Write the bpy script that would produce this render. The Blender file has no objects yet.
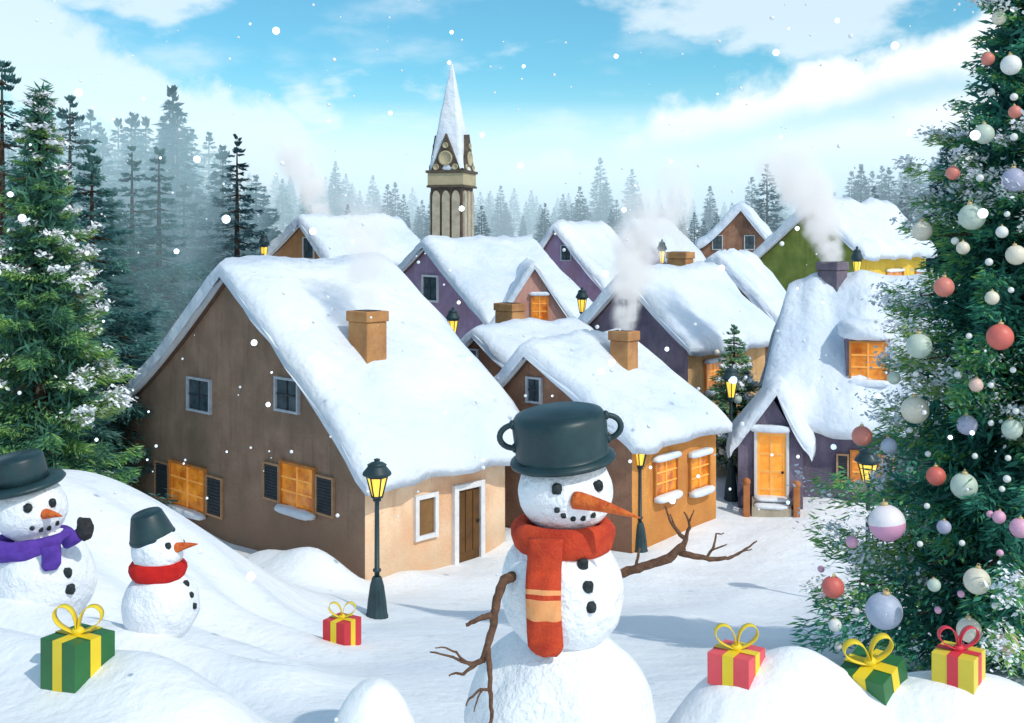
import bpy, bmesh, math, random
import numpy as np
from mathutils import Vector, Matrix, noise
R = math.radians
F, PX0, PY0, CAMZ = 1100.0, 512.0, 240.0, 6.5
scene = bpy.context.scene
C = scene.collection
random.seed(7)
TAU = math.tau

# ------------------------------------------------------------------ camera
cam = bpy.data.cameras.new("camera")
camo = bpy.data.objects.new("camera", cam)
C.objects.link(camo)
camo.location = (0, 0, CAMZ)
camo.rotation_euler = (R(90), 0, 0)
cam.sensor_width = 36
cam.lens = 36 * F / 1024
cam.shift_y = -(361.5 - PY0) / 1024
cam.clip_start = 0.05
cam.clip_end = 3000
scene.camera = camo

def P(px, py, d):
    return Vector(((px - PX0) * d / F, d, CAMZ - (py - PY0) * d / F))
def ray(px, py):
    return Vector(((px - PX0) / F, 1.0, -(py - PY0) / F))

# ------------------------------------------------------------------ terrain height
_ys = np.array([-40, 0, 5.5, 7.0, 9.0, 12.0, 16.0, 19.5, 22.0, 25.0, 60.0, 112.0, 170.0, 900.0])
_zs = np.array([3.2, 3.2, 3.18, 3.12, 2.85, 2.12, 1.0, 0.16, 0.0, 0.05, 3.0, 7.4, 8.6, 9.0])
def _z0(y):
    s = 0.0
    for k in (-1.0, -0.5, 0.0, 0.5, 1.0):
        s = s + np.interp(y + k, _ys, _zs)
    return s / 5
def sstep(x, a, b):
    t = np.clip((x - a) / (b - a), 0, 1)
    return t * t * (3 - 2 * t)
def bump(x, y, cx, cy, rx, ry, h, p=2.0):
    return h * np.exp(-(((x - cx) / rx) ** 2 + ((y - cy) / ry) ** 2) ** (p / 2))
def segdist(x, y, a, b):
    ax, ay = a; bx, by = b
    dx, dy = bx - ax, by - ay
    t = np.clip(((x - ax) * dx + (y - ay) * dy) / (dx * dx + dy * dy), 0, 1)
    return np.hypot(x - ax - t * dx, y - ay - t * dy)
def terr(x, y):
    x = np.asarray(x, float); y = np.asarray(y, float)
    z = _z0(y)
    # bank on the left, running down towards the big house
    bell = np.exp(-((y - 14.6) / 3.4) ** 2)
    z = z + 2.05 * sstep(-x, 1.9, 5.9) * bell
    z = z + 2.2 * sstep(-x, 11.0, 17.0) * sstep(y, 14, 24) * (1 - 0.4 * sstep(y, 60, 120))
    # drifts in front
    z = z + 0.46 * np.exp(-(segdist(x, y, (-4.6, 8.6), (-2.0, 7.0)) / 0.55) ** 2)
    z = z + 0.25 * sstep(-x, 1.6, 2.6) * (1 - sstep(y, 7.2, 8.6))
    z = z + 0.22 * np.exp(-(segdist(x, y, (-4.5, 10.6), (-1.9, 9.2)) / 0.5) ** 2)
    z = z + bump(x, y, -0.76, 6.0, 0.36, 0.42, 0.98, 2.6)
    z = z + bump(x, y, 1.36, 6.35, 0.56, 0.55, 0.80, 3.0)
    z = z + bump(x, y, 2.55, 6.45, 0.90, 0.55, 0.82, 3.2)
    z = z + bump(x, y, -2.2, 16.5, 1.0, 0.9, 0.12)
    # snow heaped against the big house
    z = z + bump(x, y, -3.55, 19.9, 0.75, 0.6, 0.62) + bump(x, y, -4.6, 20.6, 0.8, 0.8, 0.55)
    z = z + bump(x, y, -1.9, 20.9, 0.6, 0.5, 0.18) + bump(x, y, 0.1, 23.6, 0.8, 0.7, 0.3)
    z = z + .10 * sstep(-x, 1.3, 2.6) * (1 - sstep(y, 12.5, 15)) * np.sin((1.3 * x + 2.1 * y) / 2.47 * 5.2 + .9 * np.sin(x * .8))
    # gentle lumps
    z = z + 0.05 * np.sin(x * 0.9 + 0.6 * y) * np.sin(y * 0.7 - 0.3 * x) + 0.03 * np.sin(2.3 * x - 1.1 * y + 1)
    return z
def tz(x, y):
    return float(terr(x, y))
def hit(px, py, d0=4.5, d1=90.0):
    r = ray(px, py)
    d = d0
    while d < d1:
        p = r * d
        if CAMZ + p.z < tz(p.x, p.y):
            lo, hi = d - 0.05, d
            for _ in range(14):
                m = (lo + hi) / 2
                q = r * m
                if CAMZ + q.z < tz(q.x, q.y): hi = m
                else: lo = m
            q = r * hi
            return Vector((q.x, q.y, tz(q.x, q.y)))
        d += 0.05
    q = r * d1
    return Vector((q.x, q.y, tz(q.x, q.y)))

# ------------------------------------------------------------------ materials
def _new(name):
    m = bpy.data.materials.new(name)
    m.use_nodes = True
    nt = m.node_tree
    nt.nodes.clear()
    out = nt.nodes.new("ShaderNodeOutputMaterial")
    return m, nt, out
def _n(nt, t, **kw):
    n = nt.nodes.new(t)
    for k, v in kw.items():
        if k in n.inputs: n.inputs[k].default_value = v
        else: setattr(n, k, v)
    return n
def rgba(c): return (c[0], c[1], c[2], 1)
def mottled(name, c1, c2, scale=3.0, rough=0.85, bump_s=25.0, bump_d=0.25, bump_dist=0.02, emit=0.0, c3=None, c3scale=0.7, spec=0.3, detail=6.0, damp=False):
    m, nt, out = _new(name)
    L = nt.links.new
    b = _n(nt, "ShaderNodeBsdfPrincipled", Roughness=rough)
    b.inputs["Specular IOR Level"].default_value = spec
    tc = _n(nt, "ShaderNodeTexCoord")
    n1 = _n(nt, "ShaderNodeTexNoise", Scale=scale, Detail=detail, Roughness=0.62)
    L(tc.outputs["Object"], n1.inputs["Vector"])
    rmp = _n(nt, "ShaderNodeValToRGB")
    rmp.color_ramp.elements[0].position = 0.34
    rmp.color_ramp.elements[1].position = 0.66
    rmp.color_ramp.elements[0].color = rgba(c1)
    rmp.color_ramp.elements[1].color = rgba(c2)
    L(n1.outputs["Fac"], rmp.inputs["Fac"])
    col = rmp.outputs["Color"]
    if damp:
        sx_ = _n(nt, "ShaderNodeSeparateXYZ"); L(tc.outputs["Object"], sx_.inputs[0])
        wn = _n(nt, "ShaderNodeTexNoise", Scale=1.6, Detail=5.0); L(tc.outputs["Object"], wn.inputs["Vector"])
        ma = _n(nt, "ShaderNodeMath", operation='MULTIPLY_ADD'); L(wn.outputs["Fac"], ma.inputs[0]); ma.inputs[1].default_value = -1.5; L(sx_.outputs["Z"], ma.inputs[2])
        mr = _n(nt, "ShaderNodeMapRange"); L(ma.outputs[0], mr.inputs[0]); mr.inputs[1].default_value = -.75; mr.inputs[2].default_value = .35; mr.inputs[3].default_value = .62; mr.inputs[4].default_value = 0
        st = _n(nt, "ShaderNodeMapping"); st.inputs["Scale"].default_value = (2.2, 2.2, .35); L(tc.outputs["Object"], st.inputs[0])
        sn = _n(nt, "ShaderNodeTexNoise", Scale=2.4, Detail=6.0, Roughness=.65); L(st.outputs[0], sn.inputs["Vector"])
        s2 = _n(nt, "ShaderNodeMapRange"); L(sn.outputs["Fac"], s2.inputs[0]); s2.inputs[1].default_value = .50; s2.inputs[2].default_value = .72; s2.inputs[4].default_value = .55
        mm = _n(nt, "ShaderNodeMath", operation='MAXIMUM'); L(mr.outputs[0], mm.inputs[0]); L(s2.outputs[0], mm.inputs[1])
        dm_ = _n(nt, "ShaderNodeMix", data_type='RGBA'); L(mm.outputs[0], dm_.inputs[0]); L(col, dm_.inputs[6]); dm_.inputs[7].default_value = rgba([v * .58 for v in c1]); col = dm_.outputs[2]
    if c3 is not None:
        n3 = _n(nt, "ShaderNodeTexNoise", Scale=c3scale, Detail=4.0, Roughness=0.6)
        L(tc.outputs["Object"], n3.inputs["Vector"])
        r3 = _n(nt, "ShaderNodeValToRGB")
        r3.color_ramp.elements[0].position = 0.45
        r3.color_ramp.elements[1].position = 0.68
        L(n3.outputs["Fac"], r3.inputs["Fac"])
        mx = _n(nt, "ShaderNodeMix", data_type='RGBA')
        L(r3.outputs["Color"], mx.inputs[0]); L(col, mx.inputs[6])
        mx.inputs[7].default_value = rgba(c3)
        col = mx.outputs[2]
    L(col, b.inputs["Base Color"])
    if emit > 0:
        L(col, b.inputs["Emission Color"])
        b.inputs["Emission Strength"].default_value = emit
    if bump_d > 0:
        n2 = _n(nt, "ShaderNodeTexNoise", Scale=bump_s, Detail=5.0, Roughness=0.6)
        L(tc.outputs["Object"], n2.inputs["Vector"])
        bp = _n(nt, "ShaderNodeBump", Strength=bump_d, Distance=bump_dist)
        L(n2.outputs["Fac"], bp.inputs["Height"])
        L(bp.outputs["Normal"], b.inputs["Normal"])
    L(b.outputs[0], out.inputs["Surface"])
    return m
def snow_mat(name, c1, c2, s1, s2, d1, d2):
    m, nt, out = _new(name)
    L = nt.links.new
    b = _n(nt, "ShaderNodeBsdfPrincipled", Roughness=0.62)
    b.inputs["Specular IOR Level"].default_value = 0.25
    b.inputs["Subsurface Weight"].default_value = 0.0
    g = _n(nt, "ShaderNodeNewGeometry")
    n1 = _n(nt, "ShaderNodeTexNoise", Scale=s1 * 0.6, Detail=5.0)
    L(g.outputs["Position"], n1.inputs["Vector"])
    rmp = _n(nt, "ShaderNodeValToRGB")
    rmp.color_ramp.elements[0].position = 0.3
    rmp.color_ramp.elements[1].position = 0.7
    rmp.color_ramp.elements[0].color = rgba(c1)
    rmp.color_ramp.elements[1].color = rgba(c2)
    L(n1.outputs["Fac"], rmp.inputs["Fac"])
    L(rmp.outputs["Color"], b.inputs["Base Color"])
    na = _n(nt, "ShaderNodeTexNoise", Scale=s1, Detail=4.0, Roughness=0.55)
    nb = _n(nt, "ShaderNodeTexNoise", Scale=s2, Detail=3.0, Roughness=0.6)
    for q in (na, nb): L(g.outputs["Position"], q.inputs["Vector"])
    b1 = _n(nt, "ShaderNodeBump", Strength=d1, Distance=0.35)
    b2 = _n(nt, "ShaderNodeBump", Strength=d2, Distance=0.03)
    L(na.outputs["Fac"], b1.inputs["Height"])
    L(nb.outputs["Fac"], b2.inputs["Height"])
    L(b1.outputs["Normal"], b2.inputs["Normal"])
    L(b2.outputs["Normal"], b.inputs["Normal"])
    L(b.outputs[0], out.inputs["Surface"])
    return m
M = {}
M['ground'] = snow_mat("ground snow", (.80, .84, .90), (.90, .91, .93), 0.9, 14, 0.35, 0.45)
M['snow'] = snow_mat("roof snow", (.62, .71, .84), (.80, .835, .88), .8, 11, 0.75, 0.22)
M['ball'] = snow_mat("packed snow", (.80, .84, .90), (.90, .91, .93), 4.0, 30, 0.28, 0.5)
M['teal'] = mottled("dark teal enamel", (.010, .030, .038), (.020, .055, .065), 4, 0.42, 30, .12, .01, spec=.4)
M['lamp'] = mottled("painted cast iron", (.012, .032, .04), (.025, .06, .07), 9, 0.5, 40, .2, .01, spec=.4)
M['coal'] = mottled("coal", (.008, .014, .016), (.03, .045, .05), 30, 0.5, 40, .6, .02)
M['carrot'] = mottled("carrot", (.80, .19, .035), (.55, .075, .018), 18, 0.6, 45, .7, .02)
M['scarf'] = mottled("orange red wool", (.72, .085, .03), (.50, .045, .022), 9, 0.95, 90, .8, .02)
M['scarf_pale'] = mottled("peach wool", (.88, .42, .18), (.80, .32, .12), 10, 0.95, 160, .5, .01)
M['red'] = mottled("red wool", (.62, .02, .015), (.45, .012, .012), 10, 0.95, 140, .5, .01)
M['purple'] = mottled("purple wool", (.13, .06, .42), (.08, .035, .28), 10, 0.95, 140, .5, .01)
M['bark'] = mottled("bark", (.10, .05, .03), (.20, .11, .07), 22, 0.9, 60, .8, .02)
M['trunk'] = mottled("tree trunk", (.045, .03, .022), (.09, .06, .04), 12, 0.95, 40, .8, .03)
M['brick'] = mottled("orange chimney brick", (.42, .20, .075), (.55, .29, .12), 3, 0.9, 30, .4, .02, c3=(.30, .14, .07), c3scale=1.4)
M['brick_dark'] = mottled("dark purple chimney", (.13, .11, .15), (.21, .17, .20), 3, 0.9, 30, .4, .02)
M['soot'] = mottled("soot", (.03, .025, .02), (.05, .04, .04), 3, 0.9, 30, .4, .02)
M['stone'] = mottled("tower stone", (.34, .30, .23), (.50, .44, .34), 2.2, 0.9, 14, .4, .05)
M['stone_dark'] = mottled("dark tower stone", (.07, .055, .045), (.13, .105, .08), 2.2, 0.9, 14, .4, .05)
M['stone_yellow'] = mottled("yellow tower stone", (.50, .43, .28), (.40, .35, .22), 1.2, 0.9, 14, .4, .05)
M['roofwood'] = mottled("roof boards", (.12, .075, .05), (.20, .12, .08), 6, 0.9, 20, .4, .02)
M['white_frame'] = mottled("white painted frame", (.66, .66, .68), (.78, .78, .78), 6, 0.7, 40, .2, .01)
M['blue_frame'] = mottled("pale grey painted frame", (.42, .46, .52), (.56, .60, .64), 6, 0.7, 40, .2, .01)
M['shutter'] = mottled("dark slatted shutter", (.035, .045, .055), (.06, .07, .08), 10, 0.7, 30, .3, .01)
M['door_brown'] = mottled("brown door wood", (.085, .038, .010), (.14, .065, .018), 4, 0.6, 30, .3, .01)
M['wood_orange'] = mottled("orange window wood", (.40, .15, .035), (.52, .21, .05), 5, 0.6, 30, .3, .01, emit=.10)  # frame wood emits a faint glow, standing in for window light on it
M['bar_glow'] = mottled("bright orange glazing bar", (.80, .36, .07), (.90, .46, .12), 5, 0.6, 30, .3, .01, emit=.22)  # bars emit too, so the cross looks lit up
M['rail'] = mottled("red brown rail wood", (.36, .12, .035), (.5, .19, .06), 5, 0.6, 30, .3, .01)
M['glow'] = mottled("lit orange window glass", (.42, .09, .006), (.86, .34, .04), 2.6, 0.12, 30, 0, .01, emit=.30, spec=.5)
M['glow_door'] = mottled("lit orange door panel", (.80, .25, .015), (.88, .38, .05), 3.5, 0.4, 30, 0, .01, emit=.4, spec=.5)
M['dark_glass'] = mottled("dark window glass", (.035, .055, .07), (.08, .12, .14), 4, 0.18, 30, 0, .01, spec=.5)
M['brown_glass'] = mottled("dim brown window glass", (.17, .075, .015), (.24, .12, .03), 4, 0.3, 30, 0, .01, spec=.5)
M['lampglass'] = mottled("lit lantern glass", (.98, .55, .03), (1.0, .74, .12), 12, 0.3, 30, 0, .01, emit=.9, spec=.5)
def paper(n, a, b): return mottled(n, a, b, 2.5, 0.45, 60, .1, .004, spec=.4)
M['g_green'] = paper("green wrapping paper", (.018, .12, .035), (.03, .17, .05))
M['g_red'] = paper("red wrapping paper", (.62, .03, .045), (.52, .02, .035))
M['g_pink'] = paper("pink red wrapping paper", (.80, .10, .12), (.70, .07, .09))
M['g_yellow'] = paper("yellow wrapping paper", (.80, .62, .06), (.70, .54, .05))
M['r_yellow'] = paper("yellow ribbon", (.86, .64, .03), (.78, .56, .02))
M['r_red'] = paper("pink red ribbon", (.74, .05, .08), (.64, .04, .06))
M['glove'] = mottled("charcoal wool", (.02, .022, .026), (.045, .045, .05), 20, .95, 140, .5, .01)
M['gold'] = mottled("bauble cap metal", (.55, .40, .18), (.7, .52, .25), 20, .4, 40, 0, .01, spec=.6)
WALLS = {
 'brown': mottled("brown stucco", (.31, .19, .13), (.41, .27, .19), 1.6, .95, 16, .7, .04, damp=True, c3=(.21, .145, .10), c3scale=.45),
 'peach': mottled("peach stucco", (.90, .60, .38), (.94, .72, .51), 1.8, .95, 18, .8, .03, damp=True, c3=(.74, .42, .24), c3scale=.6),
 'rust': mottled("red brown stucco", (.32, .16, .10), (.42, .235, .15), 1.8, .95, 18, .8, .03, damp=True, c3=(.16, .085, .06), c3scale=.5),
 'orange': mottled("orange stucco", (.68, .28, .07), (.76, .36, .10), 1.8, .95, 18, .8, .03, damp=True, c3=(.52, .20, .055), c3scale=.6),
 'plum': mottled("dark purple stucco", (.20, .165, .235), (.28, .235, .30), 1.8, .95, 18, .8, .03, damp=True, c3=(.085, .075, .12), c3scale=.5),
 'tan': mottled("tan orange stucco", (.55, .32, .14), (.66, .42, .20), 1.8, .95, 18, .8, .03, damp=True),
 'lilac': mottled("lilac stucco", (.34, .23, .38), (.44, .32, .45), 1.8, .95, 18, .8, .03, damp=True, c3=(.34, .20, .26), c3scale=.5),
 'pink': mottled("pink stucco", (.52, .26, .22), (.60, .34, .28), 1.8, .95, 18, .8, .03, damp=True),
 'green': mottled("green stucco", (.20, .25, .055), (.28, .33, .08), 1.8, .95, 18, .8, .03, damp=True, c3=(.10, .15, .03), c3scale=.5),
 'yellow': mottled("yellow stucco", (.70, .46, .05), (.78, .56, .09), 1.8, .95, 18, .8, .03, damp=True),
 'amber': mottled("brown orange stucco", (.40, .20, .09), (.5, .27, .12), 1.8, .95, 18, .8, .03, damp=True),
}
def foliage_mat(name):
    m, nt, out = _new(name)
    L = nt.links.new
    a = _n(nt, "ShaderNodeAttribute", attribute_name="col")
    d = _n(nt, "ShaderNodeBsdfPrincipled", Roughness=0.7)
    d.inputs["Specular IOR Level"].default_value = 0.2
    t = _n(nt, "ShaderNodeBsdfTranslucent")
    mx = _n(nt, "ShaderNodeMixShader", Fac=0.38)
    L(a.outputs["Color"], d.inputs["Base Color"]); L(a.outputs["Color"], t.inputs["Color"])
    L(d.outputs[0], mx.inputs[1]); L(t.outputs[0], mx.inputs[2])
    L(mx.outputs[0], out.inputs["Surface"])
    return m
M['foliage'] = foliage_mat("fir needles")
_bc = {}
def bauble_mat(key):
    cols = {'cream': (.80, .73, .60), 'white': (.84, .84, .82), 'coral': (.74, .24, .19), 'red': (.72, .16, .13), 'sage': (.55, .64, .55),
            'lavender': (.42, .43, .58), 'blue': (.46, .52, .66), 'pink': (.80, .42, .58), 'blush': (.80, .55, .47)}
    if key not in _bc:
        c = cols[key]
        _bc[key] = mottled(key + " bauble", tuple(x * .86 for x in c), c, 5, .45, 20, .08, .02, spec=.45)
    return _bc[key]
def bauble_two():
    m, nt, out = _new("two tone pink bauble")
    L = nt.links.new
    b = _n(nt, "ShaderNodeBsdfPrincipled", Roughness=.4)
    tc = _n(nt, "ShaderNodeTexCoord")
    sp = _n(nt, "ShaderNodeSeparateXYZ"); L(tc.outputs["Object"], sp.inputs[0])
    nn = _n(nt, "ShaderNodeTexNoise", Scale=14.0, Detail=2.0); L(tc.outputs["Object"], nn.inputs["Vector"])
    ad = _n(nt, "ShaderNodeMath", operation='MULTIPLY_ADD'); L(nn.outputs["Fac"], ad.inputs[0]); ad.inputs[1].default_value = .10
    L(sp.outputs["Z"], ad.inputs[2])
    r = _n(nt, "ShaderNodeValToRGB"); L(ad.outputs[0], r.inputs["Fac"])
    r.color_ramp.elements[0].position = .05; r.color_ramp.elements[0].color = (.72, .34, .52, 1)
    r.color_ramp.elements[1].position = .06; r.color_ramp.elements[1].color = (.86, .80, .84, 1)
    L(r.outputs["Color"], b.inputs["Base Color"]); L(b.outputs[0], out.inputs["Surface"])
    return m

# ------------------------------------------------------------------ object helpers
def tag(o, label=None, cat=None, group=None, kind=None):
    if label: o["label"] = label
    if cat: o["category"] = cat
    if group: o["group"] = group
    if kind: o["kind"] = kind
    return o
def empty(name, loc, rz=0.0):
    o = bpy.data.objects.new(name, None)
    C.objects.link(o)
    o.location = loc
    o.rotation_euler = (0, 0, rz)
    o.empty_display_size = 0.2
    return o
class MB:
    def __init__(s):
        s.v = []; s.f = []; s.m = []; s.sm = []
    def add(s, vs, fs, mat=0, smooth=False, X=None):
        b = len(s.v)
        for q in vs:
            q = Vector(q)
            s.v.append(X @ q if X is not None else q)
        for q in fs:
            s.f.append([b + i for i in q]); s.m.append(mat); s.sm.append(smooth)
    def box(s, x0, x1, y0, y1, z0, z1, mat=0, X=None):
        vs = [(x, y, z) for z in (z0, z1) for y in (y0, y1) for x in (x0, x1)]
        fs = [(0, 2, 3, 1), (4, 5, 7, 6), (0, 1, 5, 4), (2, 6, 7, 3), (0, 4, 6, 2), (1, 3, 7, 5)]
        s.add(vs, fs, mat, False, X)
    def tube(s, pts, rad, n=8, mat=0, cap=True, X=None, smooth=True):
        pts = [Vector(p) for p in pts]
        if not hasattr(rad, '__len__'): rad = [rad] * len(pts)
        vs = []; fs = []
        up = None
        for i, p in enumerate(pts):
            t = (pts[min(i + 1, len(pts) - 1)] - pts[max(i - 1, 0)]).normalized()
            if up is None:
                up = Vector((0, 0, 1)) if abs(t.z) < .9 else Vector((1, 0, 0))
            a = t.cross(up).normalized(); b = a.cross(t).normalized(); up = b
            for k in range(n):
                an = TAU * k / n
                vs.append(p + (a * math.cos(an) + b * math.sin(an)) * rad[i])
        for i in range(len(pts) - 1):
            for k in range(n):
                k2 = (k + 1) % n
                fs.append((i * n + k, i * n + k2, (i + 1) * n + k2, (i + 1) * n + k))
        if cap:
            fs.append(tuple(range(n))[::-1]); fs.append(tuple((len(pts) - 1) * n + k for k in range(n)))
        s.add(vs, fs, mat, smooth, X)
    def loop(s, pts, rad, n=8, mat=0, X=None, flat=1.0):
        pts = [Vector(p) for p in pts]; N = len(pts); vs = []; fs = []
        c = sum(pts, Vector()) / N
        nrm = (pts[0] - c).cross(pts[N // 4] - c).normalized()
        for i, p in enumerate(pts):
            t = (pts[(i + 1) % N] - pts[i - 1]).normalized()
            a = t.cross(nrm).normalized()
            for k in range(n):
                an = TAU * k / n
                vs.append(p + a * math.cos(an) * rad + nrm * math.sin(an) * rad * flat)
        for i in range(N):
            for k in range(n):
                k2 = (k + 1) % n; j = (i + 1) % N
                fs.append((i * n + k, i * n + k2, j * n + k2, j * n + k))
        s.add(vs, fs, mat, True, X)
    def lathe(s, prof, n=24, mat=0, X=None, smooth=True, flute=0.0, nf=12, rot=0.0):
        vs = []; fs = []
        for (r, z) in prof:
            for k in range(n):
                an = TAU * k / n + rot
                rr = r * (1 + flute * math.cos(an * nf))
                vs.append((rr * math.cos(an), rr * math.sin(an), z))
        for i in range(len(prof) - 1):
            for k in range(n):
                k2 = (k + 1) % n
                fs.append((i * n + k, i * n + k2, (i + 1) * n + k2, (i + 1) * n + k))
        if prof[0][0] > 1e-4: fs.append(tuple(range(n))[::-1])
        if prof[-1][0] > 1e-4: fs.append(tuple((len(prof) - 1) * n + k for k in range(n)))
        s.add(vs, fs, mat, smooth, X)
    def ball(s, c, r, nu=24, nv=16, mat=0, X=None, lump=0.0, freq=2.0, pw=1.0, seed=0.0):
        if not hasattr(r, '__len__'): r = (r, r, r)
        c = Vector(c); vs = []; fs = []
        def sp(v): return math.copysign(abs(v) ** pw, v)
        vs.append(None)
        for j in range(1, nv):
            th = math.pi * j / nv
            for i in range(nu):
                ph = TAU * i / nu
                vs.append((sp(math.sin(th)) * sp(math.cos(ph)), sp(math.sin(th)) * sp(math.sin(ph)), sp(math.cos(th))))
        vs[0] = (0, 0, 1); vs.append((0, 0, -1))
        out = []
        for q in vs:
            q = Vector(q)
            k = 1.0
            if lump: k += lump * (noise.noise(q * freq + Vector((seed, seed * 1.7, 3.1))) + .5 * noise.noise(q * freq * 2.3 + Vector((seed, 1, 2))))
            out.append(c + Vector((q.x * r[0], q.y * r[1], q.z * r[2])) * k)
        for i in range(nu):
            i2 = (i + 1) % nu
            fs.append((0, 1 + i, 1 + i2))
            for j in range(nv - 2):
                a = 1 + j * nu; b = a + nu
                fs.append((a + i, b + i, b + i2, a + i2))
            a = 1 + (nv - 2) * nu
            fs.append((a + i, len(vs) - 1, a + i2))
        s.add(out, fs, mat, True, X)
    def prism(s, poly, y0, y1, mat=0, X=None, capm=None):
        n = len(poly)
        vs = [(x, y0, z) for x, z in poly] + [(x, y1, z) for x, z in poly]
        b = len(s.v)
        s.add(vs, [tuple(range(n)), tuple(range(n, 2 * n))[::-1]], mat if capm is None else capm, False, X)
        for i in range(n):
            j = (i + 1) % n
            s.f.append([b + j, b + i, b + n + i, b + n + j]); s.m.append(mat); s.sm.append(False)
    def build(s, name, mats, parent=None, loc=None, bevel=0.0):
        me = bpy.data.meshes.new(name)
        me.from_pydata([tuple(v) for v in s.v], [], s.f)
        if not isinstance(mats, (list, tuple)): mats = [mats]
        for m in mats: me.materials.append(m)
        me.polygons.foreach_set("material_index", s.m)
        me.polygons.foreach_set("use_smooth", s.sm)
        bm = bmesh.new(); bm.from_mesh(me); bmesh.ops.recalc_face_normals(bm, faces=bm.faces); bm.to_mesh(me); bm.free()
        me.update()
        o = bpy.data.objects.new(name, me)
        C.objects.link(o)
        if parent is not None: o.parent = parent
        if loc is not None: o.location = loc
        if bevel:
            bv = o.modifiers.new("bevel", 'BEVEL'); bv.width = bevel; bv.segments = 2; bv.limit_method = 'ANGLE'
        return o
def np_mesh(name, V, Fq, mat, parent=None, col=None, smooth=False):
    me = bpy.data.meshes.new(name)
    nf = len(Fq); k = Fq.shape[1]
    me.vertices.add(len(V)); me.vertices.foreach_set("co", V.astype(np.float32).ravel())
    me.loops.add(nf * k); me.loops.foreach_set("vertex_index", Fq.astype(np.int32).ravel())
    me.polygons.add(nf)
    me.polygons.foreach_set("loop_start", np.arange(0, nf * k, k, dtype=np.int32))
    me.polygons.foreach_set("loop_total", np.full(nf, k, dtype=np.int32))
    if smooth: me.polygons.foreach_set("use_smooth", np.ones(nf, dtype=bool))
    me.update(calc_edges=True)
    if col is not None:
        a = me.attributes.new("col", 'FLOAT_COLOR', 'POINT')
        a.data.foreach_set("color", np.concatenate([col, np.ones((len(col), 1))], 1).astype(np.float32).ravel())
    me.materials.append(mat)
    o = bpy.data.objects.new(name, me)
    C.objects.link(o)
    if parent is not None: o.parent = parent
    return o
def copy_tree(o, parent=None):
    c = o.copy(); C.objects.link(c)
    if parent is not None: c.parent = parent
    for ch in list(o.children): copy_tree(ch, c)
    return c

# ------------------------------------------------------------------ ground sheet
def build_ground():
    ny, nx = 560, 420
    yy = np.concatenate([np.linspace(-6, 4.4, 24, endpoint=False), 4.4 * (700 / 4.4) ** (np.linspace(0, 1, ny) ** 1.25)])
    uu = np.linspace(-1.5, 1.5, nx)
    X = np.outer(np.maximum(yy + 1.0, 5.0), uu); Y = np.repeat(yy[:, None], nx, 1)
    Z = terr(X, Y)
    V = np.stack([X, Y, Z], -1).reshape(-1, 3)
    r, c = np.meshgrid(np.arange(len(yy) - 1), np.arange(nx - 1), indexing='ij')
    a = (r * nx + c).ravel()
    Fq = np.stack([a, a + 1, a + nx + 1, a + nx], 1)
    o = np_mesh("snowy_ground", V, Fq, M['ground'], smooth=True)
    tag(o, kind="structure")
build_ground()

# ------------------------------------------------------------------ houses
ROT90 = Matrix.Rotation(R(90), 4, 'Z')
class Roof:      # profile of a gable: left eave, apex, right eave, with flared slopes
    def __init__(s, xl, zl, xa, za, xr, zr, pl=1.18, pr=1.1, ov=0.35):
        s.a = (xl, zl, xa, za, xr, zr, pl, pr); s.ov = ov
    def z(s, x):
        xl, zl, xa, za, xr, zr, pl, pr = s.a
        if x <= xa: t = (xa - x) / (xa - xl); ze, p = zl, pl
        else: t = (x - xa) / (xr - xa); ze, p = zr, pr
        if t <= 1: f = 1 - (1 - t) ** p
        else: f = 1 + (t - 1) * 0.55
        return za + (ze - za) * f
    def xs(s, n=12, ov=0.0):
        xl, zl, xa, za, xr, zr, pl, pr = s.a
        return [xl - ov + (xa - xl + ov) * i / n for i in range(n)] + [xa + (xr + ov - xa) * i / n for i in range(n + 1)]
def gable_block(parent, X, roof, L, zb, mats, name="wall", back=True):
    xs = roof.xs(10); poly = [(x, roof.z(x)) for x in xs]
    poly = [(xs[0], zb)] + poly + [(xs[-1], zb)]
    mb = MB(); n = len(poly)
    vs = [(x, 0, z) for x, z in poly] + [(x, L, z) for x, z in poly]
    mb.add(vs, [tuple(range(n))[::-1], tuple(range(n, 2 * n))], 0, False, X)
    for i in range(n):
        j = (i + 1) % n
        mb.f.append([i, j, n + j, n + i]); mb.m.append(1); mb.sm.append(False)
    return mb.build(name, mats, parent)
def roof_shell(parent, X, roof, y0, y1, ov, th=0.09):
    xs = roof.xs(14, ov); mb = MB(); n = len(xs)
    top = [(x, roof.z(x) + .005 + th) for x in xs]; bot = [(x, roof.z(x) + .005) for x in xs]
    poly = bot + top[::-1]
    mb.prism(poly, y0, y1, 0, X)
    return mb.build("roof", M['roofwood'], parent)
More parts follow.
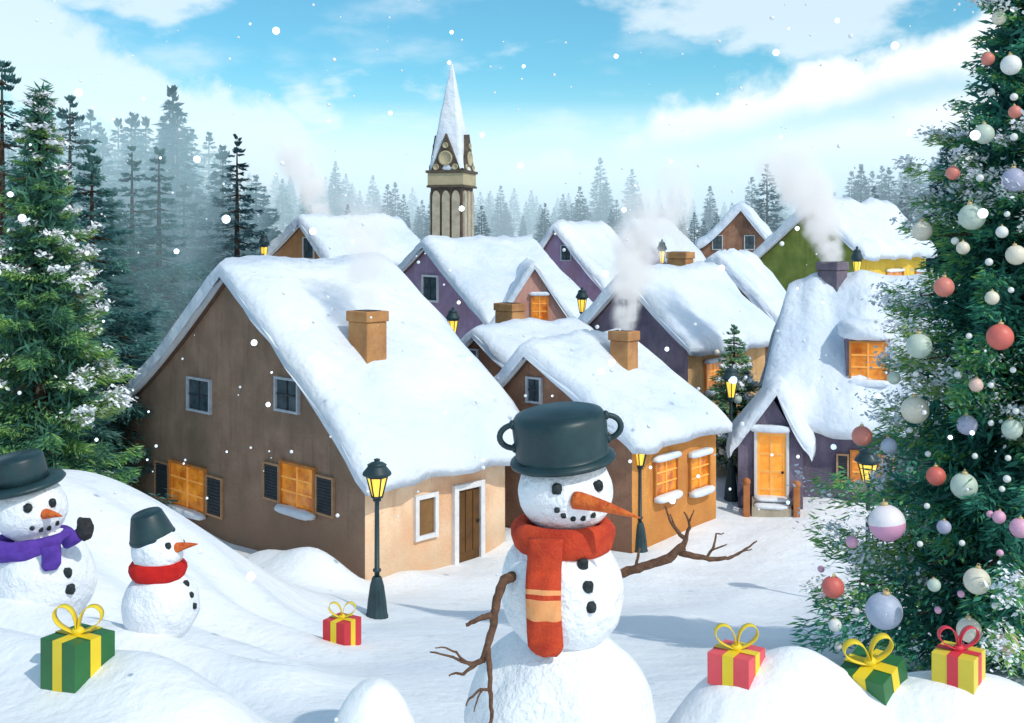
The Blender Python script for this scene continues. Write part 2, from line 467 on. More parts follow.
def snow_cap(parent, X, roof, y0, y1, ov, th, seed=0, name="roof_snow", ny=None, wav=0.22, endr=.35):
    """thick lumpy blanket that follows the roof profile"""
    base = roof.xs(16, ov + 0.06)
    n = len(base)
    ny = ny or max(14, int((y1 - y0) / 0.16))
    ys = [y0 - .10] + [y0 - .10 + (y1 - y0 + .2) * i / ny for i in range(ny + 1)] + [y1 + .10]
    V = []; nl = 2 * n
    for j, y in enumerate(ys):
        e = min(y - (y0 - .10), (y1 + .10) - y)
        k = 0.30 if j in (0, len(ys) - 1) else min(1.0, (.62 if endr < .5 else .40) + (.38 if endr < .5 else .60) * math.sqrt(max(0, min(1, e / endr))))
        ring_t = []; ring_b = []
        for i, x in enumerate(base):
            s = i / (n - 1)
            # drip line varies along the eaves
            edge = min(s, 1 - s)
            wv = wav * noise.noise(Vector((y * 1.3, seed + (0 if s < .5 else 9), 0.3))) if edge < .12 else 0
            xx = x + (wv * (1 if s > .5 else -1)) * (1 - edge / .12 if edge < .12 else 0)
            z = roof.z(xx) + .04
            x2 = base[min(i + 1, n - 1)]; x1 = base[max(i - 1, 0)]
            dz = roof.z(x2) - roof.z(x1); dx = x2 - x1
            nv = Vector((-dz, dx)).normalized(); nv = (nv + Vector((0, .55))).normalized()
            if abs(x - roof.a[2]) < 1e-6: nv = Vector((0, 1))
            ek = math.sqrt(max(0.0, min(1.0, edge / .07))) * .75 + .25
            t = th * k * ek * (1 + .42 * noise.noise(Vector((xx * .8, y * .9, seed))) + .16 * noise.noise(Vector((xx * 2.7, y * 2.7, seed + 4))))
            yj = y + (.07 * noise.noise(Vector((xx * 1.7, seed, 2.0))) if j <= 1 or j >= len(ys) - 2 else 0)
            ring_t.append((xx + nv.x * t, yj, z + nv.y * t))
            ring_b.append((xx, yj, z - .03 - (.10 * (1 - edge / .04) if edge < .04 else 0)))
        V += ring_t + ring_b[::-1]
    mb = MB(); Fs = []
    for j in range(len(ys) - 1):
        for i in range(nl):
            i2 = (i + 1) % nl
            Fs.append((j * nl + i, (j + 1) * nl + i, (j + 1) * nl + i2, j * nl + i2))
    Fs.append(tuple(range(nl))); Fs.append(tuple((len(ys) - 1) * nl + i for i in range(nl))[::-1])
    mb.add(V, Fs, 0, True, X)
    # keep the end caps crisp: flat shading there
    mb.sm[-1] = mb.sm[-2] = False
    return mb.build(name, M['snow'], parent)
def lump_mesh(parent, X, c, r, name="snow_ledge", seed=1.0):
    mb = MB(); mb.ball(c, r, 20, 10, 0, X, .10, 2.2, .55, seed)
    return mb.build(name, M['snow'], parent)
def window(parent, X, u0, u1, v0, v1, frame, pane, fw=0.06, bars=(1, 1), sill=True, top=False, shutters=0.0, arch=False, barm=None, label=None, barw=.022):
    mb = MB(); pr = .075
    mb.box(u0 - fw, u0, -pr, .02, v0 - fw, v1 + fw, 0, X); mb.box(u1, u1 + fw, -pr, .02, v0 - fw, v1 + fw, 0, X)
    mb.box(u0 + .001, u1 - .001, -pr + .004, .02, v1, v1 + fw - .003, 0, X); mb.box(u0 + .001, u1 - .001, -pr + .004, .02, v0 - fw + .003, v0, 0, X)
    w = mb.build("window", frame, parent)
    if label: w["label"] = label
    p = MB(); p.box(u0 + .002, u1 - .002, -.022, .015, v0 + .002, v1 - .002, 0, X); p.build("pane", pane, w)
    b = MB()
    for i in range(bars[0]):
        c = u0 + (u1 - u0) * (i + 1) / (bars[0] + 1); b.box(c - barw, c + barw, -.05, -.0225, v0 + .004, v1 - .004, 0, X)
    for i in range(bars[1]):
        c = v0 + (v1 - v0) * (i + 1) / (bars[1] + 1); b.box(u0 + .004, u1 - .004, -.046, -.0226, c - barw, c + barw, 0, X)
    b.build("mullion", barm or frame, w)
    if sill:
        lump_mesh(w, X, ((u0 + u1) / 2, -.10, v0 - fw - .035), ((u1 - u0) / 2 + fw + .03, .13, .085), seed=u0 * 3)
    if top:
        lump_mesh(w, X, ((u0 + u1) / 2, -.07, v1 + fw + .03), ((u1 - u0) / 2 + fw + .05, .10, .075), seed=u1 * 5)
    if shutters > 0:
        for sgn in (-1, 1):
            a = u0 - fw - .02 - shutters if sgn < 0 else u1 + fw + .02
            s = MB(); e = .045; hh0, hh1 = v0 - .02, v1 - .06
            s.box(a, a + e, -.06, -.004, hh0, hh1, 0, X); s.box(a + shutters - e, a + shutters, -.06, -.004, hh0, hh1, 0, X)
            s.box(a + e + .001, a + shutters - e - .001, -.058, -.004, hh0, hh0 + e, 0, X); s.box(a + e + .001, a + shutters - e - .001, -.058, -.004, hh1 - e, hh1, 0, X)
            s.box(a + e + .001, a + shutters - e - .001, -.028, -.006, hh0 + e, hh1 - e, 1, X)
            k = 11
            for q in range(k):
                z = hh0 + e + (hh1 - hh0 - 2 * e) * (q + .5) / k
                s.box(a + e + .002, a + shutters - e - .002, -.048, -.0285, z - .010, z + .014, 1, X)
            s.build("shutter", [M['shut_frame'], M['shutter']], w)
    return w
M['shut_frame'] = mottled("weathered shutter frame", (.40, .22, .12), (.5, .30, .18), 6, .7, 30, .3, .01)

class House:
    def __init__(s, name, label, px, d, a, pxl, pxa, ya, yl, yr, pxe, gable, side, th=.38, ov=.3, L=None, W=None, pl=1.2, pr=1.08, wa=None, zl=None, zr=None, za=None, ovb=None, seed=1, endr=.35):
        s.a = R(a); ca, sa = math.cos(s.a), math.sin(s.a)
        cx, cy = (px - PX0) * d / F, d
        def wat(p):
            k = (p - PX0) / F
            return (cx - k * cy) / (ca + k * sa)
        def lat(p):
            k = (p - PX0) / F
            return (k * cy - cx) / (sa - k * ca)
        s.W = W or wat(pxl)
        s.wa = wa or wat(pxa)
        s.L = L or lat(pxe)
        s.gz = tz(cx, cy)
        def zz(y, w): return CAMZ - (y - PY0) * (cy + w * sa) / F - s.gz
        za = za if za is not None else zz(ya, s.wa)
        zr = zr if zr is not None else zz(yr, 0)
        zl = zl if zl is not None else zz(yl, s.W)
        s.root = empty(name, (cx, cy, s.gz), -s.a)
        tag(s.root, label, "house")
        s.Mw = Matrix.Translation((cx, cy, s.gz)) @ Matrix.Rotation(-s.a, 4, 'Z')
        s.roof = Roof(-s.W, zl, -s.wa, za, 0.0, zr, pl, pr)
        s.th = th
        I = Matrix.Identity(4)
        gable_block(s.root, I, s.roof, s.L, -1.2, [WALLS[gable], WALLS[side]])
        roof_shell(s.root, I, s.roof, -.12, s.L + ov * .8, ov * .75, .04)
        snow_cap(s.root, I, s.roof, -min(ov, .22), s.L + (ovb if ovb is not None else ov), ov, th, seed, endr=endr)
    def wall(s, which): return Matrix.Identity(4) if which == 'front' else ROT90
    def on(s, which, px, py, off=0.0):
        inv = (s.Mw @ s.wall(which)).inverted()
        o = inv @ Vector((0, 0, CAMZ)); dr = inv.to_3x3() @ ray(px, py)
        t = (off - o.y) / dr.y
        q = o + dr * t
        return q.x, q.z
    def win(s, which, x0, x1, y0, y1, **kw):
        yc, xc = (y0 + y1) / 2, (x0 + x1) / 2
        u0 = s.on(which, x0, yc)[0]; u1 = s.on(which, x1, yc)[0]
        v0 = s.on(which, xc, y1)[1]; v1 = s.on(which, xc, y0)[1]
        return window(s.root, s.wall(which), u0, u1, v0, v1, **kw)
    def onroof(s, px, py):
        inv = s.Mw.inverted(); o = inv @ Vector((0, 0, CAMZ)); dr = inv.to_3x3() @ ray(px, py)
        t = s.root.location.y - 6
        while t < s.root.location.y + 25:
            q = o + dr * t
            if -s.W - .3 < q.x < .35 and -.3 < q.y < s.L + .4 and q.z < s.roof.z(q.x) + .04 + s.th * .85: return q
            t += .02
        return o + dr * s.root.location.y
    def chimney(s, px, py, ytop, wl, wr, mat, q=None, top=None, rot=0.0, cap=True):
        """front edge of the stack meets the roof at (px, py)"""
        if q is None: q = s.onroof(px, py)
        w = s.Mw @ q
        zt = (CAMZ - (ytop - PY0) * w.y / F) - s.gz if top is None else top
        X = Matrix.Translation((q.x, q.y, 0)) @ Matrix.Rotation(rot, 4, 'Z')
        mb = MB()
        mb.box(-wl, 0, 0, wr, q.z - 1.3, zt - .22, 0, X)
        mb.box(-wl - .035, .035, -.035, wr + .035, zt - .217, zt, 0, X)
        c = mb.build("chimney", mat, s.root, bevel=.02)
        f = MB(); f.box(-wl + .09, -.09, .09, wr - .09, zt - .05, zt + .012, 0, X); f.build("flue", M['soot'], c)
        return s.Mw @ X @ Vector((-wl / 2, wr / 2, zt))

WF, BF = M['white_frame'], M['blue_frame']
LIT = dict(frame=M['wood_orange'], pane=M['glow'], barm=M['bar_glow'], bars=(1, 2), fw=.05, barw=.016)
DARK = dict(frame=BF, pane=M['dark_glass'], barm=M['shutter'], bars=(1, 1), sill=False, barw=.014, fw=.05)
smoke_src = []

# A: big brown house in front
A = House("brick_house", "large brown gabled house at the left front with peach side wall and shuttered windows", 365, 20.43, 44, 118, 232, 277, 412, 474, 505, 'brown', 'peach', th=.40, ov=.34, ovb=.55, seed=1, pl=1.22, pr=.86)
A.root.name = "cottage"
A.win('front', 190, 211, 380, 410, **DARK)
A.win('front', 278, 299, 380, 410, **DARK)
A.win('front', 172, 206, 466, 507, shutters=.66, **{**LIT, 'bars': (1, 2)})
A.win('front', 283, 315, 466, 507, shutters=.58, **{**LIT, 'bars': (1, 2)})
A.win('right', 417, 433, 498, 534, frame=WF, pane=M['brown_glass'], bars=(0, 0), sill=False, fw=.09)
def door(H, which, x0, x1, ytop, frame, panel, fw=.10, X=None, uv=None, mat_handle=None, rows=0, bar=None):
    X = X or H.wall(which)
    if uv is None:
        ym = ytop + 30
        u0, u1 = H.on(which, x0, ym)[0], H.on(which, x1, ym)[0]
        v1 = H.on(which, (x0 + x1) / 2, ytop)[1]
    else: u0, u1, v1 = uv
    p = MB(); p.box(u0 + .002, u1 - .002, -.035, .02, -.3, v1 - .002, 0, X)
    d = p.build("door", panel, H.root)
    f = MB()
    f.box(u0 - fw, u0, -.10, .02, -.3, v1 + fw, 0, X); f.box(u1, u1 + fw, -.10, .02, -.3, v1 + fw, 0, X)
    f.box(u0 + .001, u1 - .001, -.097, .02, v1, v1 + fw - .002, 0, X)
    f.build("door_frame", frame, d, bevel=.012)
    b = MB()
    for i in range(3):
        c = u0 + (u1 - u0) * (i + .5) / 3; hw = (u1 - u0) / 3 * .42
        if rows == 0: b.box(c - hw, c + hw, -.052, -.0355, .02, v1 - .05, 0, X)
    if rows:
        mid = (u0 + u1) / 2
        for (a0, a1, b0, b1) in ((u0, u1, v1 - .09, v1 - .003), (u0, u0 + .07, .0, v1 - .092), (u1 - .07, u1, .0, v1 - .092), (mid - .035, mid + .035, .0, v1 - .092)):
            b.box(a0 + .003, a1 - .003, -.06, -.0355, b0, b1, 0, X)
        for k in range(rows):
            z = (v1 - .09) * (k + 1) / (rows + 1)
            b.box(u0 + .072, u1 - .072, -.056, -.0356, z - .03, z + .03, 0, X)
    b.build("panel", bar or panel, d)
    h = MB(); h.ball((u1 - .08, -.085, v1 * .47), .035, 12, 8, 0, X); h.build("handle", M['soot'], d)
    return d
door(A, 'right', 456, 478, 488, WF, M['door_brown'], fw=.12)
smoke_src.append((A.chimney(367, 372, 312, .62, .52, M['brick']), 'a'))

# E: brown / orange house behind the snowman
E = House("cottage", "red brown gabled house with orange side wall and two snowy lit windows behind the snowman", 632, 22.7, 40, 493, 533, 356, 400, 442, 716, 'rust', 'orange', th=.40, ov=.28, ovb=-.02, seed=3, pl=1.15, pr=1.05)
E.win('front', 529, 541, 379, 401, **DARK)
E.win('right', 654, 675, 460, 492, top=True, **LIT)
E.win('right', 689, 707, 456, 487, top=True, **LIT)
smoke_src.append((E.chimney(628, 375, 332, .50, .42, M['brick']), 'e'))

# D: small brown house
D = House("cottage", "small brown house half hidden between the big brown house and the pink house", 524, 29.0, 46, 434, 480, 337, 380, 380, 560, 'rust', 'amber', th=.36, ov=.3, L=3.6, seed=5)
D.win('front', 466, 478, 350, 370, **DARK)
D.chimney(0, 0, 304, .72, .5, M['brick'], q=Vector((-D.wa - .12, 1.35, D.roof.z(-D.wa - .3))), top=None)

# C: lilac / pink house with cross gable
Ch = House("cottage", "lilac and pink house with pink cross gable and lit window before the tower", 490, 40.0, 57, 372, 429, 248, 300, 322, 560, 'lilac', 'pink', th=.42, ov=.25, L=4.7, seed=7)
Ch.win('front', 424, 438, 277, 300, **{**DARK, 'frame': WF, 'fw': .08})
def cross_gable(H, u0, u1, za, ze, out, back, mats, th, seed, ov=.22, rot=0.0):
    um = (u0 + u1) / 2
    X = Matrix.Translation((out, um, 0)) @ Matrix.Rotation(rot, 4, 'Z') @ Matrix.Translation((0, -um, 0)) @ ROT90
    rf = Roof(u0, ze, um, za, u1, ze, 1.08, 1.05)
    gable_block(H.root, X, rf, back, -1.2 if ze < 3 else 0.2, mats, name="cross_gable")
    roof_shell(H.root, X, rf, -ov * .6, back, ov * .75, .04)
    snow_cap(H.root, X, rf, -ov, back - .3, ov, th, seed)
    return X, rf
uA = Ch.on('right', 540, 290, -.5)
ux, zx = Ch.on('right', 539, 266, -1.15)
Xc, _ = cross_gable(Ch, ux - 2.1, ux + 1.7, zx - .1, zx - 2.9, 1.15, 4.6, [WALLS['pink'], WALLS['pink']], .26, 8, ov=.08, rot=R(-30))
def local_uv(H, X, px, py):
    inv = (H.Mw @ X).inverted(); o = inv @ Vector((0, 0, CAMZ)); dr = inv.to_3x3() @ ray(px, py)
    q = o + dr * (-o.y / dr.y); return q.x, q.z
def win_on(H, X, x0, x1, y0, y1, **kw):
    yc, xc = (y0 + y1) / 2, (x0 + x1) / 2
    return window(H.root, X, local_uv(H, X, x0, yc)[0], local_uv(H, X, x1, yc)[0], local_uv(H, X, xc, y1)[1], local_uv(H, X, xc, y0)[1], **kw)
win_on(Ch, Xc, 532, 547, 296, 319, top=True, **{**LIT, 'sill': False})

# F, G: far purple houses
Fh = House("cottage", "far lilac house with one small window between the pink house and the misty firs", 606, 50.0, 34, 512, 557, 230, 290, 292, 618, 'lilac', 'pink', th=.42, ov=.25, L=4.4, seed=9)
Fh.win('front', 562, 571, 246, 260, **DARK)
G = House("cottage", "far small plum house with steep snowy roof and one dark window", 668, 58.0, 32, 604, 634, 226, 262, 262, 690, 'lilac', 'plum', th=.42, ov=.25, L=4.3, seed=11)
G.win('front', 640, 649, 239, 252, **DARK)

# I: plum / tan house
Ih = House("cottage", "plum gabled house with tan side wall and two lit windows behind the street lamp", 688, 31.0, 40, 575, 629, 281, 338, 346, 765, 'plum', 'tan', th=.42, ov=.36, seed=13)
Ih.win('front', 626, 636, 299, 319, **DARK)
Ih.win('right', 705, 720, 363, 388, top=True, **LIT)
Ih.win('right', 732, 746, 362, 386, top=True, **LIT)
smoke_src.append((Ih.chimney(0, 0, 252, .7, .5, M['brick'], q=Vector((-Ih.wa - .25, 3.6, Ih.roof.z(-Ih.wa - .4)))), 'i'))

# J: rust house sliver
J = House("cottage", "rust brown house showing a strip of gable left of the porch cottage roof", 782, 38.0, 26, 652, 718, 263, 330, 330, 806, 'rust', 'rust', th=.42, ov=.12, L=4.2, seed=15)

# K: far brown house with two windows
K = House("cottage", "far red brown house whose gable shows two dark windows side by side", 770, 62.0, 14, 702, 741, 211, 248, 246, 790, 'rust', 'rust', th=.5, ov=.4, L=5.0, seed=17)
K.win('front', 713, 722, 236, 249, **DARK)
K.win('front', 745, 754, 236, 249, **DARK)

# M: green and yellow house
Mh = House("cottage", "green gabled house with yellow side wall and snow covered sills at the right", 858, 46.0, 40, 757, 815, 209, 262, 252, 940, 'green', 'yellow', th=.5, ov=.4, L=8.0, seed=19, pl=1.02)
Mh.win('right', 886, 902, 272, 290, top=True, **LIT)
Mh.win('right', 915, 931, 272, 290, top=True, **LIT)

# B: far orange house at the left
B = House("cottage", "far brown orange house with a wide snowy roof behind the big brown house", 328, 55.0, 40, 262, 303, 225, 264, 262, 420, 'amber', 'orange', th=.6, ov=.4, L=6.4, seed=21)
B.win('front', 304, 314, 238, 258, **{**DARK, 'frame': WF})

# N: plum cottage with porch at the right
N = House("cottage", "dark plum cottage with a gabled porch, orange door and dormer window at the right", 768, 27.0, 103, 0, 0, 0, 0, 0, 0, 'plum', 'plum', th=.46, ov=.24, W=4.4, wa=2.2, L=6.0, zl=1.95, zr=1.95, za=4.95, seed=23, endr=1.1, pl=1.0, pr=1.12)
u0 = N.on('right', 738, 470, -.9)[0]; u1 = N.on('right', 803, 470, -.9)[0]
um = (u0 + u1) / 2; zap = N.on('right', 770, 394, -.9)[1]
Xn, _ = cross_gable(N, u0, u1, zap, zap - 1.25, .9, 2.2, [WALLS['plum'], WALLS['plum']], .30, 24, ov=.12)
nd = door(N, None, 0, 0, 0, WF, M['glow_door'], X=Xn, uv=(local_uv(N, Xn, 757, 460)[0], local_uv(N, Xn, 786, 460)[0], local_uv(N, Xn, 771, 432)[1]), rows=3, bar=M['bar_glow'], fw=.07)
lump_mesh(nd, Xn, (um, -.10, local_uv(N, Xn, 771, 432)[1] + .09), (.46, .12, .09), "snow_ledge", 4)
ud0, ud1 = local_uv(N, Xn, 747, 480)[0], local_uv(N, Xn, 796, 480)[0]
st = MB()
for k in range(2): st.box(ud0 + .12, ud1 - .12, -.34 - .26 * (1 - k), -.002 - .003 * k, -.4, .12 + .12 * k - .02, 0, Xn)
sto = st.build("doorstep", M['stone'], N.root)
for k in range(2): lump_mesh(sto, Xn, ((ud0 + ud1) / 2, -.22 - .22 * (1 - k), .11 + .12 * k), ((ud1 - ud0) / 2 - .16, .20, .05), "step_snow", k + 2)
for q in (ud0, ud1):
    s = MB(); w = .075
    s.box(q - w, q + w, -.66, -.52, -.4, .62, 0, Xn); s.ball((q, -.59, .68), .095, 16, 10, 0, Xn)
    s.box(q - .04, q + .04, -.519, -.004, .38, .50, 0, Xn); s.box(q - .03, q + .03, -.519, -.004, -.3, .12, 0, Xn)
    for k in range(3): s.box(q - .025, q + .025, -.45 + .15 * k, -.40 + .15 * k, .12, .38, 0, Xn)
    s.build("railing", M['rail'], N.root, bevel=.012)
N.win('right', 852, 878, 452, 482, shutters=.30, **LIT)
for ch in N.root.children:       # the left end leans in towards the ridge
    if ch.name.split('.')[0] in ('wall', 'roof', 'roof_snow'):
        for v in ch.data.vertices:
            if v.co.y < 1.8 and v.co.z > 1.6:
                v.co.y += (1 - max(v.co.y, -.4) / 1.8) * ((v.co.z - 1.6) / 3.6) ** 1.3 * .75
# dormer
qd = N.onroof(868, 384); XD = Matrix.Translation((qd.x + .05, 0, 0)) @ ROT90
dz0, dz1 = qd.z - .3, N.gz * 0 + local_uv(N, XD, 868, 336)[1]
du0, du1 = local_uv(N, XD, 846, 362)[0], local_uv(N, XD, 890, 362)[0]
dm = MB(); dm.box(du0, du1, 0, 1.9, dz0 - .4, dz1, 0, XD); dmo = dm.build("dormer", WALLS['plum'], N.root)
mb = MB(); mb.ball(((du0 + du1) / 2, .75, dz1 + .10), ((du1 - du0) / 2 + .16, 1.0, .26), 28, 14, 0, XD, .08, 2, .6, 2.0); mb.build("dormer_snow", M['snow'], dmo)
win_on(N, XD, 851, 885, 343, 379, **LIT)
N.chimney(838, 307, 262, .60, .46, M['brick_dark'], rot=R(52), q=N.onroof(837, 305))
smoke_src.append((P(832, 263, 28.6), 'n'))

# ------------------------------------------------------------------ clock tower
def tower():
    d = 75.0; x = (452 - PX0) * d / F
    g = tz(x, d)
    rt = empty("church_tower", (x, d, g), R(-17))
    tag(rt, "tall stone church tower with arched panels and snowy spire behind the pink house", "tower")
    def zz(py): return CAMZ - (py - PY0) * d / F - g
    s = 1.12; zc0, zc1, za, zt = zz(186), zz(172), zz(135), zz(64)
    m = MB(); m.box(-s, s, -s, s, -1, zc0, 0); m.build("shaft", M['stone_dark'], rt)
    for k in range(4):
        X = Matrix.Rotation(k * math.pi / 2, 4, 'Z')
        for i in range(3):
            c = (i - 1) * .70; w = .26; top = zc0 - .35
            poly = [(c - w, 1.0), (c + w, 1.0)] + [(c + w * math.cos(t), top - .55 + .55 * math.sin(t)) for t in np.linspace(0, math.pi, 11)]
            a = MB(); a.prism(poly, -s - .14, -s - .002, 0, X); a.build("arched_panel", M['stone'], rt)
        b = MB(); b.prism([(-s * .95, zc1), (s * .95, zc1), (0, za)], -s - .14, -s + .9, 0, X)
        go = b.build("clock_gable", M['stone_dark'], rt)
        Xg = X @ Matrix.Translation((0, -s - .15, 0)) @ Matrix.Rotation(R(90), 4, 'X')
        h = za - zc1
        for (cx_, cz_, r_) in ((0, zc1 + h * .34, .50), (0, zc1 + h * .68, .20), (-.68, zc1 + .26, .21), (.68, zc1 + .26, .21)):
            q = MB(); Xq = Xg @ Matrix.Translation((cx_, cz_, 0))
            q.lathe([(r_, -.02), (r_, .07), (r_ * .78, .09), (r_ * .76, .05), (0.0, .05)], 28, 0, Xq)
            q.build("clock_face" if r_ > .4 else "medallion", M['stone_yellow'], go)
    b = MB(); b.box(-s - .17, s + .17, -s - .17, s + .17, zc0, zc1 - .12, 0); b.build("cornice", M['stone_yellow'], rt, bevel=.03)
    b = MB(); b.box(-s - .27, s + .27, -s - .27, s + .27, zc1 - .117, zc1 + .06, 0); b.box(-s - .22, s + .22, -s - .22, s + .22, zc0 - .14, zc0 - .003, 0)
    b.build("string_course", M['stone_dark'], rt)
    # spire blanket of snow
    sp = MB(); n = 40; rows = 26; V = []; Fs = []
    for j in range(rows + 1):
        t = j / rows
        z = zc1 + .10 + (zt - zc1 - .10) * t
        r = (s + .12) * ((1 - t) ** .98) + .05
        for i in range(n):
            an = TAU * i / n
            q = max(abs(math.cos(an)), abs(math.sin(an)))
            rr = r / (q ** .75)
            # scooped between the corners so the gables show
            sc = abs(math.cos(2 * an))
            zz_ = z + (.25 * noise.noise(Vector((an * 3, 1, 2))) if j == 0 else 0)
            nz = 1 + .10 * noise.noise(Vector((math.cos(an) * 1.4, math.sin(an) * 1.4, z * .7)))
            V.append((rr * math.cos(an) * nz, rr * math.sin(an) * nz, min(zz_, zt)))
        for i in range(n):
            if j < rows: Fs.append((j * n + i, j * n + (i + 1) % n, (j + 1) * n + (i + 1) % n, (j + 1) * n + i))
    Fs.append(tuple(rows * n + i for i in range(n)))
    sp.add(V, Fs, 0, True); sp.build("spire_snow", M['snow'], rt)
    c = MB(); c.lathe([(s * 1.2, zc1 + .0), (.03, zt - .3)], 4, 0, None, False, rot=math.pi / 4); c.build("spire", M['stone_dark'], rt)
tower()

# ------------------------------------------------------------------ street lamps
def make_lamp():
    rt = empty("street_lamp", (0, 0, 0))
    b = MB(); b.lathe([(.068, -.25), (.068, .012), (.062, .03), (.056, .10), (.042, .20), (.03, .245), (.026, .255)], 48, 0, None, True, .05, 12); b.build("base", M['lamp'], rt)
    p = MB(); p.lathe([(.0165, .24), (.0165, .285), (.026, .288), (.026, .302), (.0165, .306), (.0145, .70), (.0145, .725), (.026, .73), (.026, .745), (.018, .75)], 20, 0); p.build("pole", M['lamp'], rt)
    f = MB(); n = 6; r0, r1, z0, z1 = .032, .066, .752, .885
    f.lathe([(.034, .748), (.038, .752), (.034, .762)], n, 0, None, False)
    for k in range(n):
        a = TAU * k / n
        f.tube([(r0 * math.cos(a), r0 * math.sin(a), z0), (r1 * math.cos(a), r1 * math.sin(a), z1)], .0052, 6)
    f.lathe([(.068, .878), (.072, .882), (.072, .892), (.0, .893)], n, 0, None, False)
    lf = f.build("lantern", M['lamp'], rt)
    g = MB(); g.lathe([(r0 - .002, z0 + .008), (r1 - .004, z1 - .006)], n, 0, None, False); g.build("glass", M['lampglass'], lf)
    t = MB(); t.lathe([(.088, .893), (.092, .90), (.088, .912), (.060, .945), (.058, .955), (.062, .958), (.040, .972), (.018, .976), (.018, .988), (.022, .992), (.0, 1.0)], 24, 0); t.build("roof", M['lamp'], lf)
    s = MB(); s.lathe([(.080, .916), (.062, .946), (.055, .952), (.0, .9545)], 20, 0); 
    return rt
LAMPS = [
 (377, 617, 458, None, "tall teal street lamp with yellow lit lantern at the corner of the big brown house"),
 (640, 551, 438, None, "teal street lamp beside the orange side wall right of the main snowman"),
 (731, 365, 0, 26.8, "teal street lamp in front of the little decorated tree near the plum cottage"),
 (868, 445, 0, 18.5, "street lamp partly hidden by the big decorated tree in front of the shuttered window"),
 (453, 307, 0, 34.5, "street lamp whose lantern peeps over the big brown house roof beside the small brown house"),
 (582, 287, 0, 38.5, "street lamp with glowing lantern between the pink house and the plum gable"),
 (662, 239, 0, 49.0, "street lamp whose lantern shows above the plum house ridge beside its chimney"),
 (857, 246, 0, 41.5, "street lamp against the yellow side wall of the green gabled house"),
 (264, 231, 0, 44.0, "street lamp top just showing over the ridge of the big brown house"),
]
lamp0 = make_lamp()
for i, (px, py, yt, d, lab) in enumerate(LAMPS):
    o = lamp0 if i == 0 else copy_tree(lamp0)
    if d is None:
        b = hit(px, py); h = (py - yt) * b.y / F
    else:
        x = (px - PX0) * d / F; b = Vector((x, d, tz(x, d))); h = CAMZ - (py - PY0) * d / F - b.z
    o.location = b; w = min(h, 2.45)
    o.scale = (w, w, h); o.rotation_euler = (0, 0, R(13 * i))
    if d is not None and h > 2.9:      # keep the lantern its own shape on a longer post
        o.scale = (w, w, w); o.location.z = b.z
        o.scale = (w * 1.0, w * 1.0, h)
        for ch in o.children:
            pass
    tag(o, lab, "street lamp", "street lamps along the village lanes")

